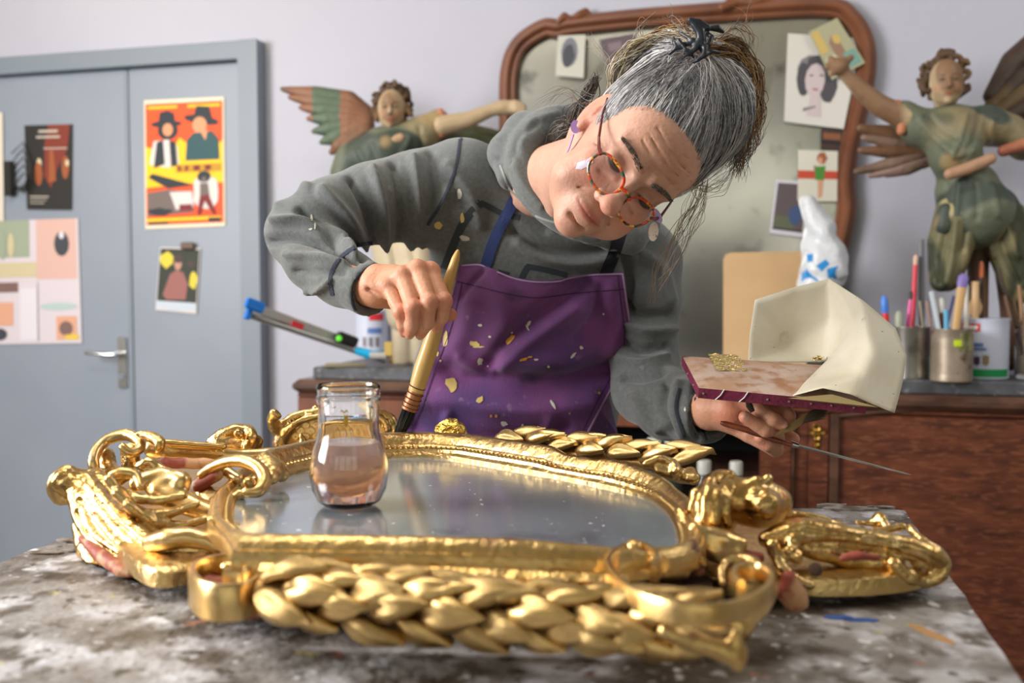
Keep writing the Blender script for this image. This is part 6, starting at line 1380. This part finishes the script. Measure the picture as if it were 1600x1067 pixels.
for (x, y) in ((652,604),(649,614),(646,622),(643,629),(641,635)):
    c = P(x, y, bd(y)); ax = (P(716,390,1.302)-P(640,638,1.326)).normalized(); a = ax.orthogonal().normalized(); b = ax.cross(a)
    mb.tube([c+(a*math.cos(t)+b*math.sin(t))*.0112+ax*(.001*math.sin(t)) for t in [k*math.pi/9 for k in range(19)]], .0007, 5)
mb.build('wire_winding', mat('dark_wire', (.10,.06,.04), .4, .6), BR, smooth='auto')
bp = []; r = np.random.default_rng(3)
for k in range(420):
    a = r.uniform(0, 6.28); q_ = math.sqrt(r.random()); o_ = np.array([math.cos(a)*q_, math.sin(a)*q_, 0])*.0098
    A = np.array(P(640,638,1.326))+o_; B_ = np.array(P(630,664,1.328))+o_*1.15; C_ = np.array(P(620,686,1.330))+o_*.45+r.normal(size=3)*.001
    t = np.linspace(0, 1, M_)[:, None]; bp.append((1-t)**2*A+2*t*(1-t)*B_+t*t*C_)
o = strands(np.array(bp), np.full((420, M_, 3), .012), np.full(420, .0006), 'bristles', BR)
# ================================================================== gilder's cushion with parchment screen
cu = dict(BL=P(1066,556,1.37), FL=P(1092,606,1.245), FR=P(1354,630,1.20), BR=P(1338,574,1.32))
CU = thing('gilders_cushion', (cu['BL']+cu['FL']+cu['FR']+cu['BR'])/4, 'leather gilding cushion with crimson sides and a folded parchment screen, held over the cabinet', 'cushion')
nC = (cu['FR']-cu['FL']).cross(cu['BL']-cu['FL']).normalized(); nC = nC if nC.z > 0 else -nC
m_lea = mat('suede_leather', sc(186,146,118), .75, noise=[(20,.52,.16,sc(206,184,172),5),(50,.6,.1,sc(170,124,92),4)], bump=.1, bscale=200)
m_crim = mat('crimson_cloth_side', sc(116,34,68), .6, noise=[(40,.55,.15,sc(90,24,44),4)], bump=.2, bscale=200)
def quadpt(u, v): return (cu['FL']*(1-u)+cu['FR']*u)*(1-v)+(cu['BL']*(1-u)+cu['BR']*u)*v
V = []; nn = 16
for j in range(nn+1):
    for i in range(nn+1):
        u, v = i/nn, j/nn; e = min(u, 1-u, v, 1-v); V.append(quadpt(u, v)+nC*(.0035*(1-math.exp(-e*14))))
link('leather_top', mesh(V, [(j*(nn+1)+i, j*(nn+1)+i+1, (j+1)*(nn+1)+i+1, (j+1)*(nn+1)+i) for j in range(nn) for i in range(nn)]), m_lea, CU, smooth=True)
MB().poly([cu['FL'], cu['FR'], cu['BR'], cu['BL']], .0135, nC).build('crimson_side', m_crim, CU)
dn = -nC
for u in (.155, .30):
    a = quadpt(u, 0)+Vector((0,-.0012,0)); MB().tube([a+nC*.001, a+dn*.007+(cu['FL']-cu['FR'])*.02, a+dn*.0135+(cu['FL']-cu['FR'])*.05], .0007, 6).build('white_thread', m_white, CU)
mb = MB()
for u in (.03,.42,.55,.68,.8,.93): mb.lathe(quadpt(u, 0)+dn*.007+Vector((0,-.0004,0)), [(.0016,0),(.0013,.001),(.0004,.0014)], 10, (0,-1,.2))
for v in (.25,.6): mb.lathe(quadpt(0, v)+dn*.008+Vector((-.0004,0,0)), [(.0016,0),(.0013,.001),(.0004,.0014)], 10, (-1,-.3,0))
mb.build('tacks', mat('tack_steel', (.5,.42,.42), .3, .9), CU, smooth='auto')
m_par = mat('cream_parchment', sc(214,208,192), .62, noise=[(9,.56,.14,sc(196,186,160),5),(14,.70,.04,sc(150,136,112),4),(150,.75,.01,sc(90,76,60),2)], bump=.10, bscale=60, trans=.0)
pp = dict(a=(1169,566,1.35), b=(1172,520,1.362), c=(1180,468,1.372), d=(1240,449,1.375), e=(1296,435,1.37), f=(1298,500,1.375), g=(1290,566,1.345), h=(1232,540,1.385), i=(1336,508,1.285),
  j=(1316,468,1.33), k=(1346,468,1.31), l=(1400,513,1.27), m=(1417,556,1.235), n=(1411,592,1.21), o=(1398,645,1.175), p=(1330,617,1.175), q=(1285,607,1.19), r=(1238,619,1.222), s=(1262,594,1.262), t=(1300,556,1.285), u=(1362,548,1.215), v=(1345,585,1.19))
ks = list(pp); V = [tuple(P(*pp[k_])) for k_ in ks]; ix = {k_: i for i, k_ in enumerate(ks)}
FF = ['abh','bch','cdh','deh','efh','fgh','gah','ejf','jif','itg f'.replace(' ',''),'ekj','kij','klu','kui','lmu','mnu','nvu','nov','opv','pqv','qrs','qsv','svt','tvu','tui']
import bmesh
bm = bmesh.new(); vs = [bm.verts.new(v_) for v_ in V]; bm.verts.ensure_lookup_table()
for f_ in FF:
    try: bm.faces.new([vs[ix[k_]] for k_ in f_])
    except ValueError: pass
bmesh.ops.triangulate(bm, faces=bm.faces); bmesh.ops.subdivide_edges(bm, edges=bm.edges, cuts=7, use_grid_fill=True)
for _ in range(2): bmesh.ops.smooth_vert(bm, verts=[v_ for v_ in bm.verts if not v_.is_boundary], factor=.5, use_axis_x=True, use_axis_y=True, use_axis_z=True)
cn = vnoise(np.array([v_.co[:] for v_ in bm.verts]), 55, 2)
for v_, n_ in zip(bm.verts, cn): v_.co += Vector((.4,-.8,.4))*float(n_)*.0011
bmesh.ops.recalc_face_normals(bm, faces=bm.faces); me = bpy.data.meshes.new('m'); bm.to_mesh(me); bm.free(); me.polygons.foreach_set('use_smooth', [True]*len(me.polygons))
o = link('parchment_screen', me, m_par, CU); md = o.modifiers.new('s', 'SOLIDIFY'); md.thickness = .0009
# under-edge strip of parchment folded over the crimson side
MB().poly([P(1232,622,1.218), P(1300,616,1.195), P(1372,636,1.178), P(1338,634,1.2)], .002, (0,-1,.3)).build('parchment_fold', mat('yellowed_parchment', sc(170,150,104), .6), CU)
# gold leaf square and crumb on the cushion
m_leafg = mat('loose_gold_leaf', (.86,.66,.26), .14, 1, bump=.9, bscale=160)
def crumple(name, px, n, amp, label, cat, lift=.0035):
    """thin leaf lying on the leather, wrinkled"""
    V = []; c = [Vector(P(*q_)) for q_ in px]; r_ = random.Random(4)
    for j in range(n+1):
        for i in range(n+1):
            u, v = i/n, j/n; p = (c[0]*(1-u)+c[1]*u)*(1-v)+(c[3]*(1-u)+c[2]*u)*v
            h = p+(_ca-p).normalized()*0; V.append(h+nC*(lift+amp*(.8*math.sin(u*17+v*6)*math.sin(v*13-u*5)+.5*abs(math.sin(u*31-v*17))+r_.uniform(-.2,.2))))
    return link(name, mesh(V, [(j*(n+1)+i, j*(n+1)+i+1, (j+1)*(n+1)+i+1, (j+1)*(n+1)+i) for j in range(n) for i in range(n)]), m_leafg, label=label, cat=cat)
def onc2(x, y):
    r_ = ray(x, y); t_ = (cu['FL']-_ca).dot(nC)/r_.dot(nC); return t_
crumple('gold_leaf', [(x, y, onc2(x, y)) for x, y in ((1105,557),(1152,559),(1170,585),(1120,584))], 22, .0011, 'square sheet of gold leaf lying on the leather cushion', 'gold leaf', .0040)
c = P(1277,568,onc2(1277,568)); mb = MB(); rr_ = random.Random(9)
for k in range(7):
    a = c+nC*.006+Vector((rr_.uniform(-.006,.006), rr_.uniform(-.005,.005), rr_.uniform(0,.004))); q_ = [a+Vector([rr_.uniform(-.006,.006) for _ in range(3)]) for _ in range(4)]
    mb.add([a]+q_, [(0,1,2),(0,2,3),(0,3,4)])
mb.build('gold_crumb', m_leafg, label='tiny crumpled scrap of gold at the foot of the parchment', cat='gold leaf')
# ================================================================== knife and tip brush in her other hand
KN = thing('gilders_knife', P(1185,682,1.29), 'long thin knife with a brown wooden handle pointing right, held under the cushion', 'knife')
lin([(1126,660,1.285,4),(1133,662,1.283,6.5),(1165,671,1.275,7),(1200,684,1.27,6.5),(1237,695,1.268,5)], 'knife_handle', mat('rosewood_handle', sc(124,62,38), .32, noise=[(40,.5,.15,sc(84,40,26),4)], coat=.3), KN, 14, .7)
lin([(1234,693,1.28,5),(1241,695,1.278,5),(1249,697,1.275,3.5)], 'bolster', mat('steel_bolster', (.55,.54,.5), .25, 1), KN, 12)
a, b = P(1246,696,1.276), P(1425,742,1.215); d = (b-a).normalized(); up = Vector((0,0,1)); up = (up-d*up.dot(d)).normalized(); sd = d.cross(up)
mb = MB(); h0, h1 = .0022, .0009; mb.add([a+up*h0, a-up*h0, a+sd*.0006, a-sd*.0006, b.lerp(a,.06)+up*h1, b.lerp(a,.06)-up*h1*1.2, b.lerp(a,.06)+sd*.0004, b.lerp(a,.06)-sd*.0004, b],
  [(0,2,6,4),(2,1,5,6),(1,3,7,5),(3,0,4,7),(4,6,8),(6,5,8),(5,7,8),(7,4,8),(0,3,1,2)]); mb.build('knife_blade', mat('knife_steel', (.62,.62,.6), .18, 1), KN)
TB = thing('tip_brush', P(1240,665,1.27), 'flat brush with a cardboard grip and soft brown hair between her fingers', 'brush')
MB().poly([P(1209,682,1.262), P(1218,673,1.262), P(1262,644,1.268), P(1264,656,1.266), P(1240,672,1.262)], .0012, (0,-1,.3)).build('card_grip', mat('brown_card', sc(136,112,68), .6), TB)
bp = []
for k in range(190):
    u = r.random(); A = np.array(P(1262,644,1.268))*(1-u)+np.array(P(1252,664,1.264))*u; B_ = np.array(P(1294,634,1.27))*(1-u)+np.array(P(1288,652,1.262))*u+r.normal(size=3)*.002
    t = np.linspace(0, 1, M_)[:, None]; bp.append(A*(1-t)+B_*t+np.array([0,0,1])*np.sin(t*3)*.0008)
strands(np.array(bp), np.tile(np.array(sc(92,78,62)), (190, M_, 1)), np.full(190, .0003), 'soft_hair', TB)
lin([(1168,622,1.262,4),(1171,634,1.262,5.5),(1176,643,1.262,4)], 'brush_stub', mat('dark_horn', sc(60,46,38), .35), TB, 12)
# nothing of the frame sinks into the table
for o in FR.children_recursive:
    if o.type == 'MESH' and o.data.users == 1:
        me = o.data; co = np.empty(len(me.vertices)*3, np.float32); me.vertices.foreach_get('co', co); co = co.reshape(-1, 3)
        if co[:, 2].min() < .9022: co[:, 2] = np.maximum(co[:, 2], .9022); me.vertices.foreach_set('co', co.ravel()); me.update()
for o in bpy.data.objects:
    if o.type == 'MESH' and o.parent and o.parent.name.startswith('angel_statue'):
        me = o.data; co = np.empty(len(me.vertices)*3, np.float32); me.vertices.foreach_get('co', co); co = co.reshape(-1, 3)
        if co[:, 2].min() < ST+.001 and co[:, 1].mean() > 1: co[:, 2] = np.maximum(co[:, 2], ST+.001); me.vertices.foreach_set('co', co.ravel()); me.update()
GR = {'bottle': 'bottles in the open cabinet', 'statue': 'pair of carved angels', 'brush': 'brushes and sticks', 'stick': 'brushes and sticks', 'pen': 'pens and markers in the cans', 'marker': 'pens and markers in the cans', 'can': 'tins on the cabinet', 'poster': 'papers taped to the door', 'photograph': 'pictures pinned up', 'picture': 'pictures pinned up', 'card': 'pictures pinned up', 'jar': 'glass jars'}
for o in bpy.data.objects:
    if o.get('category') in GR and 'group' not in o: o['group'] = GR[o['category']]
